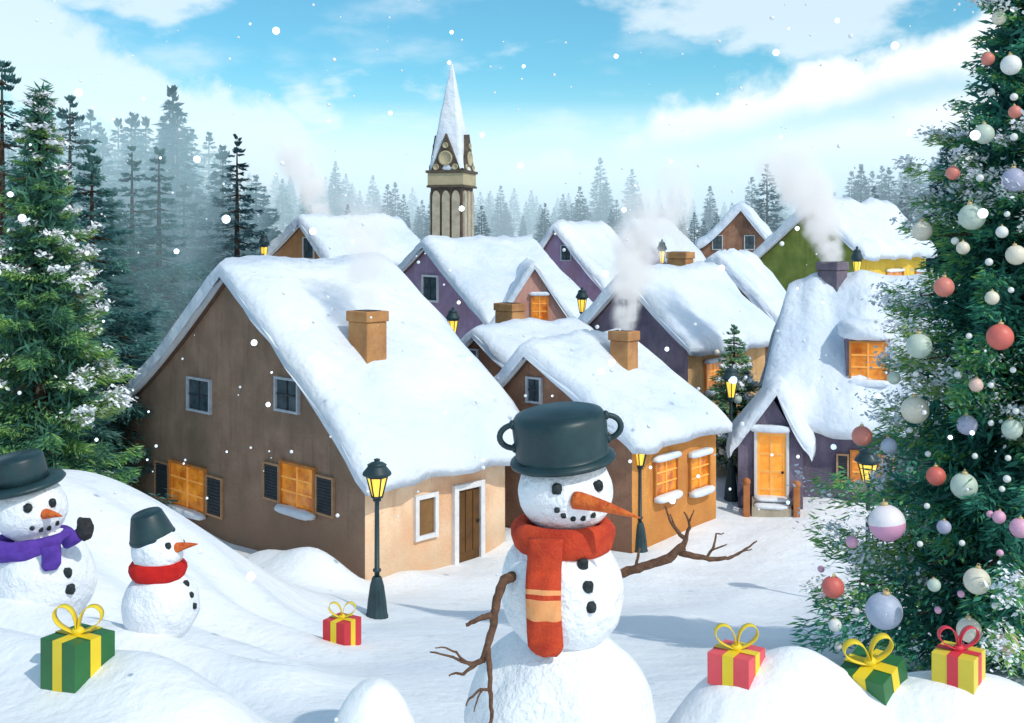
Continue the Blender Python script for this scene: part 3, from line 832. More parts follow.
# ------------------------------------------------------------------ firs
def palette(t, cols):
    t = np.clip(t, 0, .9999) * (len(cols) - 1)
    i = t.astype(int); f = (t - i)[:, None]
    c = np.array(cols)
    return c[i] * (1 - f) + c[i + 1] * f
def fir(H, Rf, nlev, nb, ns, sl, sw, seed, h0=0.06, droop=.28, up=.22, cols=None, jit=1.0, snow=0.0, snow_s=.05, fan=.30, powr=.8, core=0.0):
    """many small needle sprays on drooping whorled branches; returns foliage and snow arrays"""
    rg = np.random.default_rng(seed)
    hb = []; az = []
    for l in range(nlev):
        f = (l + .5) / nlev
        h = H * (h0 + (1 - h0) * (f ** powr))
        k = max(4, int(round(nb * (.45 + .55 * (1 - f)))))
        a0 = rg.uniform(0, TAU)
        for i in range(k):
            hb.append(h + rg.normal(0, H / nlev * .25 * jit)); az.append(a0 + TAU * i / k + rg.normal(0, .22 * jit))
    hb = np.clip(np.array(hb), H * h0 * .8, H * .995); az = np.array(az)
    nbr = len(hb)
    ln = np.array([Rf(min(1, h / H)) for h in hb]) * rg.uniform(.62, 1.12, nbr)
    ln = np.maximum(ln, .006 * H)
    shade = rg.uniform(0, 1, nbr)
    dr = droop * rg.uniform(.6, 1.3, nbr); upp = up * rg.uniform(.6, 1.3, nbr)
    n = (ns * np.clip(ln / ln.max(), .22, 1)).astype(int) + 2
    b = np.repeat(np.arange(nbr), n); N = len(b)
    t = rg.uniform(0.08, 1, N) ** .65
    l = ln[b]; a = az[b]
    sd = rg.choice([-1, 1], N)
    off = sd * fan * l * (1.05 - t) * rg.uniform(0, 1, N) * 1.3
    rad = t * l
    px = rad * np.cos(a) - off * np.sin(a); py = rad * np.sin(a) + off * np.cos(a)
    pz = hb[b] - dr[b] * l * t ** 1.3 + upp[b] * l * t ** 3 - abs(off) * .18 + rg.normal(0, .035, N) * l
    da = a + sd * rg.uniform(.1, 1.0, N)
    dz = rg.uniform(-.55, .28, N)
    D = np.stack([np.cos(da), np.sin(da), dz], 1); D /= np.linalg.norm(D, axis=1)[:, None]
    U = np.stack([rg.normal(0, .5, N), rg.normal(0, .5, N), np.ones(N)], 1)
    S = np.cross(D, U); S /= np.linalg.norm(S, axis=1)[:, None]
    sc_ = np.clip(.40 + .75 * ln / ln.max(), 0, 1)[b]
    tip = hb[b] > H * .93
    D[tip] = D[tip] * .5 + np.array([0, 0, .8]); D /= np.linalg.norm(D, axis=1)[:, None]
    ll = (sl * sc_ * rg.uniform(.55, 1.25, N))[:, None]; ww = (sw * rg.uniform(.6, 1.3, N))[:, None]
    p = np.stack([px, py, pz], 1)
    V = np.stack([p, p + D * ll * .45 + S * ww, p + D * ll, p + D * ll * .45 - S * ww], 1).reshape(-1, 3)
    Fq = np.arange(N * 4).reshape(-1, 4)
    fq = 1.1 if H < 12 else .6
    cl = np.sin(p[:, 0] * 2.3 * fq + seed) * np.sin(p[:, 1] * 2.1 * fq + 1) + np.sin(p[:, 2] * 2.9 * fq + p[:, 0] * 1.3 * fq) * .7
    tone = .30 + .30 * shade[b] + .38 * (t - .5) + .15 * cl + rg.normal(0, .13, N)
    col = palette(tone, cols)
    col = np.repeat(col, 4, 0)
    out = [V, Fq, col]
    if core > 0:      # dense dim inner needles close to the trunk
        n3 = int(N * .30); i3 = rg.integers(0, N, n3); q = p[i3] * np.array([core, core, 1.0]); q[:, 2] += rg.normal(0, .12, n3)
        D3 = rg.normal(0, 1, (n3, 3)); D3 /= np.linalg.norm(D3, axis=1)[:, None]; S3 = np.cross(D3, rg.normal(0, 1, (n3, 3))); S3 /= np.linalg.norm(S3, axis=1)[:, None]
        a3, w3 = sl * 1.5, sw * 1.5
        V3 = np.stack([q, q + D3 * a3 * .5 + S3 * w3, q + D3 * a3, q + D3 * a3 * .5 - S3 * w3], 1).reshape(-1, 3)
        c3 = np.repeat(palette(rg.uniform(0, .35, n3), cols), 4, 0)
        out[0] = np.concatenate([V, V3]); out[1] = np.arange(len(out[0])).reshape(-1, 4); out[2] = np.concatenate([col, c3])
    if snow > 0:
        m = (rg.uniform(0, 1, N) < snow * (cl > .15) * np.clip(t * 2.4 - 1.3, 0, 1))
        idx = np.nonzero(m)[0]; k = 3
        idx = np.repeat(idx, k); n2 = len(idx)
        q = p[idx] + rg.normal(0, sl * .35, (n2, 3)) * np.array([1, 1, .45]); q[:, 2] += .03; q[:, :2] *= 1.09; q[:, 2] += .03
        an = rg.uniform(0, TAU, n2); s2 = snow_s * rg.uniform(.4, 1.3, n2)
        tx = rg.normal(0, .55, n2); ty = rg.normal(0, .55, n2)
        quad = []
        for kk in range(5):
            aa = an + kk * TAU / 5
            dx, dy = np.cos(aa) * s2, np.sin(aa) * s2 * .75
            quad.append(q + np.stack([dx, dy, dx * tx + dy * ty], 1))
        V2 = np.stack(quad, 1).reshape(-1, 3)
        out += [V2, np.arange(n2 * 5).reshape(-1, 5)]
    return out
def branches_mesh(H, Rf, seed, trunk_r, nlev=14, nb=5):
    mb = MB(); rg = random.Random(seed)
    mb.tube([(0, 0, -.6), (0, 0, H * .35), (0, 0, H * .7), (0, 0, H * .985)], [trunk_r * 1.15, trunk_r * .8, trunk_r * .45, trunk_r * .08], 10)
    for l in range(nlev):
        f = (l + .5) / nlev; h = H * (.08 + .9 * f)
        for k in range(nb):
            a = rg.uniform(0, TAU); ln = Rf(h / H) * .8
            mb.tube([(0, 0, h), (ln * .5 * math.cos(a), ln * .5 * math.sin(a), h - ln * .10), (ln * math.cos(a), ln * math.sin(a), h - ln * .16)], [trunk_r * .2, trunk_r * .13, trunk_r * .04], 5)
    return mb
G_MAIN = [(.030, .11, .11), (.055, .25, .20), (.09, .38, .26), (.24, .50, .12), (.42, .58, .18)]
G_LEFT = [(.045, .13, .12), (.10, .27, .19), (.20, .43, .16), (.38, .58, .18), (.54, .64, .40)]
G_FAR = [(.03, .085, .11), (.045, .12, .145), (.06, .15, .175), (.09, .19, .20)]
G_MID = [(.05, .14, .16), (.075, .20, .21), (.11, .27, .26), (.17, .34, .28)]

def tree_obj(name, label, cat, loc, H, Rf, seed, tr, group=None, rz=0.0, **kw):
    rt = empty(name, loc, rz); tag(rt, label, cat, group)
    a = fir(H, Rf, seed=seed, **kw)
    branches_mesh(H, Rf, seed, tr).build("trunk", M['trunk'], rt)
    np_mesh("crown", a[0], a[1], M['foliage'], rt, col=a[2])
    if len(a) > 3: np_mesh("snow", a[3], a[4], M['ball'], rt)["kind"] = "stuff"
    return rt
# big decorated tree on the right
XT = 10.6
xx = (1042 - PX0) * XT / F; XB = tz(xx, XT) - .15
XH = 8.7
_xr_h = [0, .05, .15, .22, .28, .34, .39, .44, .50, .57, .62, .71, .80, .94, 1.0]
_xr = [1.7, 2.2, 2.25, 1.72, 1.42, 1.55, 1.55, 1.36, 1.16, 1.10, .80, .66, .60, .20, .03]
def xR(f): return float(np.interp(f, _xr_h, _xr))
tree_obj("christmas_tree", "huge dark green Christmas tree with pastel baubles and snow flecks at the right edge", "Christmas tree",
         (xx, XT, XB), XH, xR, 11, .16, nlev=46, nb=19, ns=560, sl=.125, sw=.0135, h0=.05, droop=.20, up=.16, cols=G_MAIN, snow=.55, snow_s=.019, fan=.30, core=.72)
# small decorated tree
sx = (734 - PX0) * 28.9 / F; szb = tz(sx, 28.9); SH = CAMZ - (326 - PY0) * 28.9 / F - szb
def sR(f): return 1.05 * (1 - f) ** .7 + .02
tree_obj("christmas_tree", "small decorated Christmas tree squeezed between the orange house and the plum cottage", "Christmas tree",
         (sx, 28.9, szb), SH, sR, 12, .09, nlev=24, nb=12, ns=130, sl=.20, sw=.025, cols=[(.12, .26, .18), (.22, .42, .26), (.34, .56, .28), (.5, .66, .32)], snow=.75, snow_s=.04)
# near fir on the left
lx = (40 - PX0) * 17 / F; lz = tz(lx, 17.0) - .1; LH = CAMZ - (96 - PY0) * 17 / F - lz
def lR(f): return 1.66 * (1 - f) ** .72 * (1.0 if f > .1 else .9) + .02
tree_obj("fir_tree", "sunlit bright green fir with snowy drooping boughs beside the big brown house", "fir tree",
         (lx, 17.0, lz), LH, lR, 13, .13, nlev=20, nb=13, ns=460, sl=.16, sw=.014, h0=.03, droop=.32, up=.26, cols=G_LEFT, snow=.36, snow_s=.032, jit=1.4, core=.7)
# dark firs of the left wood
def mk_R(r): return lambda f: r * (1 - f) ** .8 + .03
WOOD = [(2, 58, 25, 2.9, 'tallest dark fir at the left edge of the picture'), (70, 98, 30, 2.6, 'dark fir standing just behind the sunlit green fir'),
        (92, 150, 27, 2.1, 'shorter dark fir right of the sunlit green fir'), (132, 148, 36, 2.3, 'slim fir with bare top, left of a pair behind the big house'),
        (159, 146, 37, 2.2, 'slim fir with bare top, right of a pair behind the big house'), (237, 136, 42, 2.6, 'slim tall fir with bare top just left of the smoke plume'),
        (38, 130, 38, 3.0, 'dark fir in the wood between the edge fir and the sunlit fir'), (256, 176, 64, 2.0, 'bushy fir close right of the slim tall fir by the smoke'),
        (184, 186, 44, 2.8, 'broad fir filling the gap right of the slim pair'), (112, 190, 33, 2.4, 'broad fir in front of the slim pair'),
        (212, 205, 50, 2.8, 'low broad fir left of the slim tall fir'), (150, 200, 48, 3.0, 'broad misty fir behind the slim pair')]
for i, (px, py, d, r, lab) in enumerate(WOOD):
    x = (px - PX0) * d / F; z = tz(x, d) - .2; H = CAMZ - (py - PY0) * d / F - z
    bare = 'bare' in lab
    Rf = (lambda r: (lambda f: r * (1 - f) ** .8 * (.62 if f > .55 else 1) + .05))(r) if bare else mk_R(r)
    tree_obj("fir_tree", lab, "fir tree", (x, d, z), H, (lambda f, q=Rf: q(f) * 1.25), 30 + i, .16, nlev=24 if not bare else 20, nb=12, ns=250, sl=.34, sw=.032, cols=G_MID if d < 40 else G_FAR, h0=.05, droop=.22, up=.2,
             fan=.34, powr=1.0)
# misty treeline: shared meshes
protos = []
for v in range(6):
    H = 7.0; r = [1.6, 1.9, 1.4, 1.8, 1.5, 2.0][v]
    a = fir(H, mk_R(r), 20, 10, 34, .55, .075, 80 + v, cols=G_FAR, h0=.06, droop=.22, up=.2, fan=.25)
    rt = empty("fir_tree", (0, 0, -100))
    mb = MB(); mb.tube([(0, 0, -.8), (0, 0, H * .5), (0, 0, H * .985)], [.13, .08, .02], 6); mb.build("trunk", M['trunk'], rt)
    np_mesh("crown", a[0], a[1], M['foliage'], rt, col=a[2])
    protos.append([rt, False])
rg = random.Random(5)
far = []
for i in range(96):       # ragged line behind the houses
    px = 215 + (985 - 215) * (i + rg.uniform(-.4, .4)) / 95
    d = rg.choice([84, 90, 96, 104, 112, 122, 132])
    h = rg.uniform(2.4, 4.6) + (2.0 if rg.random() < .14 else 0) + (1.6 if px > 860 else 0)
    if 300 < px < 420: h *= .9
    far.append((px, d, h))
for px, d, h in ((767, 84, 7.4), (752, 92, 6.2), (710, 92, 5.4), (861, 90, 7.0), (889, 90, 7.0), (908, 96, 8.0), (600, 104, 7.6), (580, 92, 5.4), (545, 88, 4.2), (632, 106, 6.6)): far.append((px, d, h))
for i in range(70):       # second, closer packed line
    px = 250 + (1000 - 250) * (i + rg.uniform(-.45, .45)) / 69
    far.append((px, rg.choice([94, 100, 108, 116]), rg.uniform(3.4, 4.8) + (2.6 if px > 850 else 0) + (1.2 if rg.random() < .2 else 0)))
for i in range(40):       # deep in the left wood
    px = rg.uniform(-60, 232); d = rg.uniform(50, 80); far.append((px, d, rg.uniform(6.8, 9.6) * (1 if px < 200 else .85)))
for i in range(14):
    px = rg.uniform(930, 1080); d = rg.uniform(60, 90); far.append((px, d, rg.uniform(8, 11)))
for px, d, h in far:
    k = rg.randrange(6)
    rt, used = protos[k]
    o = rt if not used else copy_tree(rt); protos[k][1] = True
    x = (px - PX0) * d / F
    o.location = (x, d, tz(x, d) - .2); o.rotation_euler = (0, 0, rg.uniform(0, TAU)); s = h / 7.0; o.scale = (s, s, s)
    if px < 290 and d <= 80 and h > 6.7: tag(o, "misty fir deep in the wood behind the dark firs at the left", "fir tree", "misty firs deep in the left wood")
    elif px > 925 and d <= 90 and h > 7.9: tag(o, "misty fir in the stand behind the big decorated tree", "fir tree", "misty firs behind the big decorated tree")
    else: tag(o, "pale misty fir in the distant treeline behind the village roofs", "fir tree", "misty firs along the treeline")

# ------------------------------------------------------------------ baubles
def cone_hit(px, py, x, y, z0, H, Rf, k=1.0):
    r = ray(px, py); d = y - 3.2
    while d < y:
        q = r * d; f = (CAMZ + q.z - z0) / H
        if 0 <= f <= 1 and math.hypot(q.x - x, q.y - y) < Rf(f) * k: return d
        d += .02
    return y - .1
def make_bauble(name, mat, caps=True):
    b = MB(); b.ball((0, 0, 0), 1.0, 32, 20, 0); o = b.build(name, mat)
    if caps:
        c = MB(); c.lathe([(.20, .95), (.20, 1.12), (.12, 1.16), (0, 1.16)], 14, 0)
        c.loop([(.10 * math.cos(t), 0, 1.24 + .10 * math.sin(t)) for t in np.linspace(0, TAU, 16, endpoint=False)], .025, 6); c.build("cap", M['gold'], o)
    return o
BIG = [(999, 18, 7, 'cream', 'topmost cream bauble near the upper right corner'), (988, 59, 6.5, 'coral', 'topmost coral bauble on the big tree'),
 (1011, 65, 10, 'white', 'large pale white bauble just right of the topmost coral one'), (1015, 112, 6.5, 'coral', 'second coral bauble from the top of the big tree'),
 (984, 134, 10, 'sage', 'uppermost large sage bauble on the big tree'), (953, 173, 7, 'coral', 'coral bauble on the long bough sticking out over the treeline'),
 (1014, 180, 12, 'lavender', 'uppermost lavender bauble at the right edge'), (972, 217, 13, 'sage', 'biggest upper sage bauble right of the cream bauble over the yellow house'),
 (922, 231, 10, 'cream', 'cream bauble hanging in front of the green house roof end'), (1002, 232, 6, 'white', 'small white bauble right of the biggest upper sage one'),
 (963, 248, 6.5, 'cream', 'small cream bauble just below the biggest upper sage one'), (1016, 255, 10, 'cream', 'cream bauble cut by the right edge in the upper tree'),
 (944, 287, 10, 'coral', 'coral bauble at the tip of the bough level with the plum chimney'), (992, 298, 7, 'cream', 'small cream bauble above the large red bauble'),
 (1000, 337, 13, 'red', 'largest red bauble at right middle of the big tree'), (919, 346, 12.5, 'sage', 'large sage bauble right of the dormer window'),
 (894, 378, 6.5, 'sage', 'small pale sage bauble just below right of the dormer window'), (976, 385, 7, 'blush', 'small blush bauble below the largest red one'),
 (915, 410, 13.5, 'cream', 'large cream bauble above the hidden street lamp'), (967, 425, 10, 'lavender', 'lavender bauble right of the large cream bauble'),
 (1012, 429, 10, 'sage', 'sage bauble at the right edge level with the lavender one'), (862, 436, 10, 'coral', 'coral bauble just above the hidden street lamp'),
 (889, 446, 8, 'blue', 'pale blue bauble right of the hidden street lamp top'), (936, 476, 9.5, 'red', 'red bauble touching the big middle sage bauble'),
 (964, 486, 13, 'sage', 'big sage bauble in the middle of the tree beside a red one'), (860, 487, 7, 'cream', 'small cream bauble below the hidden street lamp lantern'),
 (887, 523, 18, 'two', 'largest pink and white bauble on the lower left of the big tree'), (852, 542, 6, 'pink', 'small pink bauble below left of the largest pink and white one'),
 (944, 527, 7, 'lavender', 'small lavender bauble right of the largest pink and white one'), (999, 517, 6.5, 'pink', 'small pink bauble at lower right of the big tree'),
 (1020, 528, 10, 'pink', 'pink bauble cut by the right edge of the picture'), (977, 581, 13, 'cream', 'large cream bauble above the yellow gift'),
 (1018, 581, 7, 'cream', 'small cream bauble at the right edge above the yellow gift'), (934, 585, 6.5, 'sage', 'small sage bauble right of the large blue grey one'),
 (833, 587, 11, 'red', 'red bauble at the lower left tip of the big tree'), (884, 611, 18, 'blue', 'largest blue grey bauble above the green gift'),
 (835, 625, 6.5, 'white', 'white bauble below the red one at the lower left tip'), (969, 630, 12, 'cream', 'cream bauble just behind the bow of the yellow gift'),
 (1008, 644, 10, 'blush', 'blush bauble right of the yellow gift')]
for (px, py, r, c, lab) in BIG:
    d = cone_hit(px, py, xx, XT, XB, XH, xR) - (.28 if px < 845 else .10 if px < 900 else .04)
    o = make_bauble("bauble", bauble_two() if c == 'two' else bauble_mat(c)); s = r * d / F
    o.location = P(px, py, d); o.scale = (s, s, s); o.rotation_euler = (R(random.uniform(-8, 8)), R(random.uniform(-8, 8)), random.uniform(0, 6))
    tag(o, lab, "bauble", "large baubles on the big Christmas tree")
SMALL = [(991, 92), (1014, 97), (1014, 137), (980, 178), (1007, 214), (955, 241), (989, 262), (1011, 290), (969, 336), (1013, 370), (916, 374), (958, 375), (991, 385), (952, 405), (1016, 411), (991, 423),
 (910, 430), (928, 454), (975, 456), (1008, 458), (910, 469), (920, 544), (962, 543), (927, 506), (1007, 479), (1002, 489), (995, 606), (856, 611), (814, 644), (838, 646), (832, 668), (937, 654)]
b0 = None
for (px, py) in SMALL:
    d = cone_hit(px, py, xx, XT, XB, XH, xR) - .03
    if b0 is None: o = b0 = make_bauble("bauble", bauble_mat('white'), False)
    else: o = b0.copy(); C.objects.link(o)
    s = random.choice([3, 3, 3.4, 3.8]) * d / F; o.location = P(px, py, d); o.scale = (s, s, s)
    tag(o, "tiny white pearl bauble dotted over the big Christmas tree", "bauble", "tiny white pearl baubles on the big Christmas tree")
b1 = None
for (px, py) in [(990, 514), (1000, 553), (961, 594), (938, 610), (821, 569)]:
    d = cone_hit(px, py, xx, XT, XB, XH, xR) - .03
    if b1 is None: o = b1 = make_bauble("bauble", bauble_mat('pink'), False)
    else: o = b1.copy(); C.objects.link(o)
    s = 3.5 * d / F; o.location = P(px, py, d); o.scale = (s, s, s)
    tag(o, "tiny pink bauble on the lower half of the big Christmas tree", "bauble", "tiny pink baubles on the big Christmas tree")
for (px, py, r, c, lab) in [(735, 424, 4, 'pink', 'pink bauble on the small decorated tree beside the lamp post'), (733, 442, 4.2, 'blue', 'blue grey bauble low on the small decorated tree'), (738, 400, 4.2, 'sage', 'sage bauble in the middle of the small decorated tree'),
   (750, 365, 3, 'white', 'white bauble on the upper right of the small decorated tree'), (722, 452, 3, 'cream', 'cream bauble at the foot of the small decorated tree'), (717, 352, 2.6, 'cream', 'cream bauble near the top of the small decorated tree')]:
    d = cone_hit(px, py, sx, 28.9, szb, SH, sR) - .05
    o = make_bauble("bauble", bauble_mat(c)); s = r * d / F; o.location = P(px, py, d); o.scale = (s, s, s)
    tag(o, lab, "bauble", "baubles on the small Christmas tree")

# ------------------------------------------------------------------ gifts
def gift(label, px, py, w, h, rz, paper_m, ribbon_m, tilt=(0, 0), sink=.035, bow=1.0, depth=None):
    b = hit(px, py)
    k = b.y / F; W = w * k / 1.30; H = h * k; Dp = W if depth is None else depth * k
    rt = empty("gift_box", (b.x, b.y + Dp * .5, tz(b.x, b.y + Dp * .5) - sink), 0)
    rt.location.z = min(b.z, tz(b.x, b.y + Dp * .5)) - sink
    rt.rotation_euler = (tilt[0], tilt[1], rz); tag(rt, label, "gift", "wrapped gifts on the snow")
    m = MB(); m.box(-W / 2, W / 2, -Dp / 2, Dp / 2, 0, H); m.build("box", paper_m, rt, bevel=W * .015)
    r = MB(); rw = W * .13; e = W * .006
    def band(axis):
        if axis == 0:
            r.box(-rw, rw, -Dp / 2 - e * 1.5, -Dp / 2 - e * .3, .0, H + e * 1.4); r.box(-rw, rw, Dp / 2 + e * .3, Dp / 2 + e * 1.5, 0, H + e * 1.4); r.box(-rw, rw, -Dp / 2 - e * .2, Dp / 2 + e * .2, H + e * .4, H + e * 1.5)
        else:
            r.box(-W / 2 - e * 1.5, -W / 2 - e * .3, -rw, rw, 0, H + e * 1.8); r.box(W / 2 + e * .3, W / 2 + e * 1.5, -rw, rw, 0, H + e * 1.8); r.box(-W / 2 - e * .2, W / 2 + e * .2, -rw, rw, H + e * 1.7, H + e * 2.6)
    band(0); band(1); r.build("ribbon", ribbon_m, rt)
    bw = MB(); s = W * .68 * bow
    Xb = Matrix.Translation((0, 0, H)) @ Matrix.Rotation(-rz, 4, 'Z')
    for sg in (-1, 1):
        pts = []
        for t in np.linspace(0, TAU, 36, endpoint=False):
            rr = math.sin(t / 2) ** .9
            a = R(52) + R(34) * math.cos(t / 2) * 1.0
            pts.append((sg * rr * s * math.cos(a), -.02 * s * math.sin(t), .02 * s + rr * s * math.sin(a)))
        # flat ribbon band along the loop
        vs = []; fs = []; hw = W * .09
        n = len(pts)
        for q in pts: vs += [(q[0], q[1] - hw, q[2]), (q[0], q[1] + hw, q[2])]
        c = Vector((sg * s * .45, 0, s * .5))
        for q in pts:
            v = (Vector(q) - c); v.y = 0; v = v.normalized() * W * .022
            vs += [(q[0] - v.x, q[1] - hw, q[2] - v.z), (q[0] - v.x, q[1] + hw, q[2] - v.z)]
        for i in range(n):
            j = (i + 1) % n; o2 = 2 * n
            fs += [(2 * i, 2 * i + 1, 2 * j + 1, 2 * j), (o2 + 2 * i, o2 + 2 * j, o2 + 2 * j + 1, o2 + 2 * i + 1), (2 * i, 2 * j, o2 + 2 * j, o2 + 2 * i), (2 * i + 1, o2 + 2 * i + 1, o2 + 2 * j + 1, 2 * j + 1)]
        bw.add(vs, fs, 0, True, Xb)
    bw.ball((0, 0, W * .06), (W * .13, W * .12, W * .10), 16, 10, 0, Xb)
    bw.build("bow", ribbon_m, rt)
    return rt
gift("green gift box with yellow ribbon on the slope below the left snowmen", 68, 690, 66, 52, R(-28), M['g_green'], M['r_yellow'])
gift("small red gift box with yellow ribbon near the foot of the tall street lamp", 340, 644, 36, 28, R(-30), M['g_red'], M['r_yellow'])
gift("pink red gift box with yellow ribbon on the drift between snowman and tree", 741, 684, 58, 32, R(-34), M['g_pink'], M['r_yellow'])
gift("dark green gift box with yellow ribbon tilted and half sunk in the drift", 884, 692, 66, 40, R(-45), M['g_green'], M['r_yellow'], tilt=(R(16), 0), sink=.10)
gift("yellow gift box with pink red ribbon at the right end of the drift", 967, 688, 54, 36, R(-38), M['g_yellow'], M['r_red'])

# ------------------------------------------------------------------ snowmen
def ell_hit(c, r, px, py):
    o = Vector((0, 0, CAMZ)); dr = ray(px, py)
    o2 = Vector([(o[i] - c[i]) / r[i] for i in range(3)]); d2 = Vector([dr[i] / r[i] for i in range(3)])
    a = d2.dot(d2); b = 2 * o2.dot(d2); cc = o2.dot(o2) - 1; q = b * b - 4 * a * cc
    t = (-b - math.sqrt(q)) / (2 * a) if q > 0 else -b / (2 * a)
    return o + dr * t
def body_ball(root, name, c, r, seed, lump=.035):
    b = MB(); b.ball(Vector(c) - root.location, r, 64, 44, 0, None, lump, 1.7, 1.0, seed)
    return b.build(name, M['ball'], root)
def coal(root, name, p, r, seed, par=None):
    b = MB(); b.ball(Vector(p) - root.location, (r, r * .7, r * 1.05), 12, 8, 0, None, .22, 2.2, .8, seed); return b.build(name, M['coal'], par or root)
def carrot(root, p, dirv, ln, r0, seed=0):
    d = Vector(dirv).normalized(); pts = []; rad = []
    for i in range(15):
        t = i / 14
        pts.append(Vector(p) - root.location + d * (ln * t - .03) + Vector((0, 0, .012 * math.sin(t * 4))) * ln * 4 * .3)
        rad.append(r0 * ((1 - t) ** .85 * .96 + .04) * (1 + .05 * noise.noise(Vector((t * 14, seed, 1)))))
    b = MB(); b.tube(pts, rad, 18); return b.build("nose", M['carrot'], root)
def ring_scarf(root, c, rx, ry, tube, h, mat, tilt=0.0, seed=0):
    b = MB(); n = 72; m = 14; vs = []; fs = []
    for i in range(n):
        a = TAU * i / n
        fold = 1 + .10 * noise.noise(Vector((math.cos(a) * 2, math.sin(a) * 2, seed))) 
        for k in range(m):
            t = TAU * k / m
            rr = 1 + tube * fold * math.cos(t) * (1 + .12 * math.sin(3 * t + a * 2))
            vs.append(Vector((rx * rr * math.cos(a), ry * rr * math.sin(a), h * math.sin(t) * fold + tilt * math.cos(a))))
    for i in range(n):
        for k in range(m):
            i2 = (i + 1) % n; k2 = (k + 1) % m
            fs.append((i * m + k, i2 * m + k, i2 * m + k2, i * m + k2))
    b.add([Vector(c) - root.location + v for v in vs], fs, 0, True)
    return b.build("scarf", mat, root)
def scarf_tail(root, path, halfw, th, mats, stripes, name="scarf_end", par=None):
    """path: list of (point, outward normal, sideways)"""
    b = MB(); n = len(path); cols = 8; vs = []; fs = []; mi = []
    for i, (p, nr, sd) in enumerate(path):
        p = Vector(p) - root.location
        e = 1.0 if i < n - 2 else (.86 if i == n - 2 else .6)
        for layer in (1, 0):
            rng = range(cols + 1) if layer else range(cols, -1, -1)
            for k in rng:
                u = (k / cols * 2 - 1)
                bulge = (1 - abs(u) ** 3)
                vs.append(p + Vector(sd) * halfw * u * e + Vector(nr) * ((th * .4 + th * .6 * bulge) * e if layer else 0) + Vector(nr) * .008 * math.sin(u * 5 + i * .6))
    m = 2 * (cols + 1)
    for i in range(n - 1):
        for k in range(m):
            k2 = (k + 1) % m
            fs.append((i * m + k, i * m + k2, (i + 1) * m + k2, (i + 1) * m + k)); mi.append(stripes(i / (n - 1)))
    fs.append(tuple(range(m))[::-1]); mi.append(0); fs.append(tuple((n - 1) * m + k for k in range(m))); mi.append(0)
    b.add(vs, fs, 0, True); b.m = mi
    return b.build(name, mats, par or root)

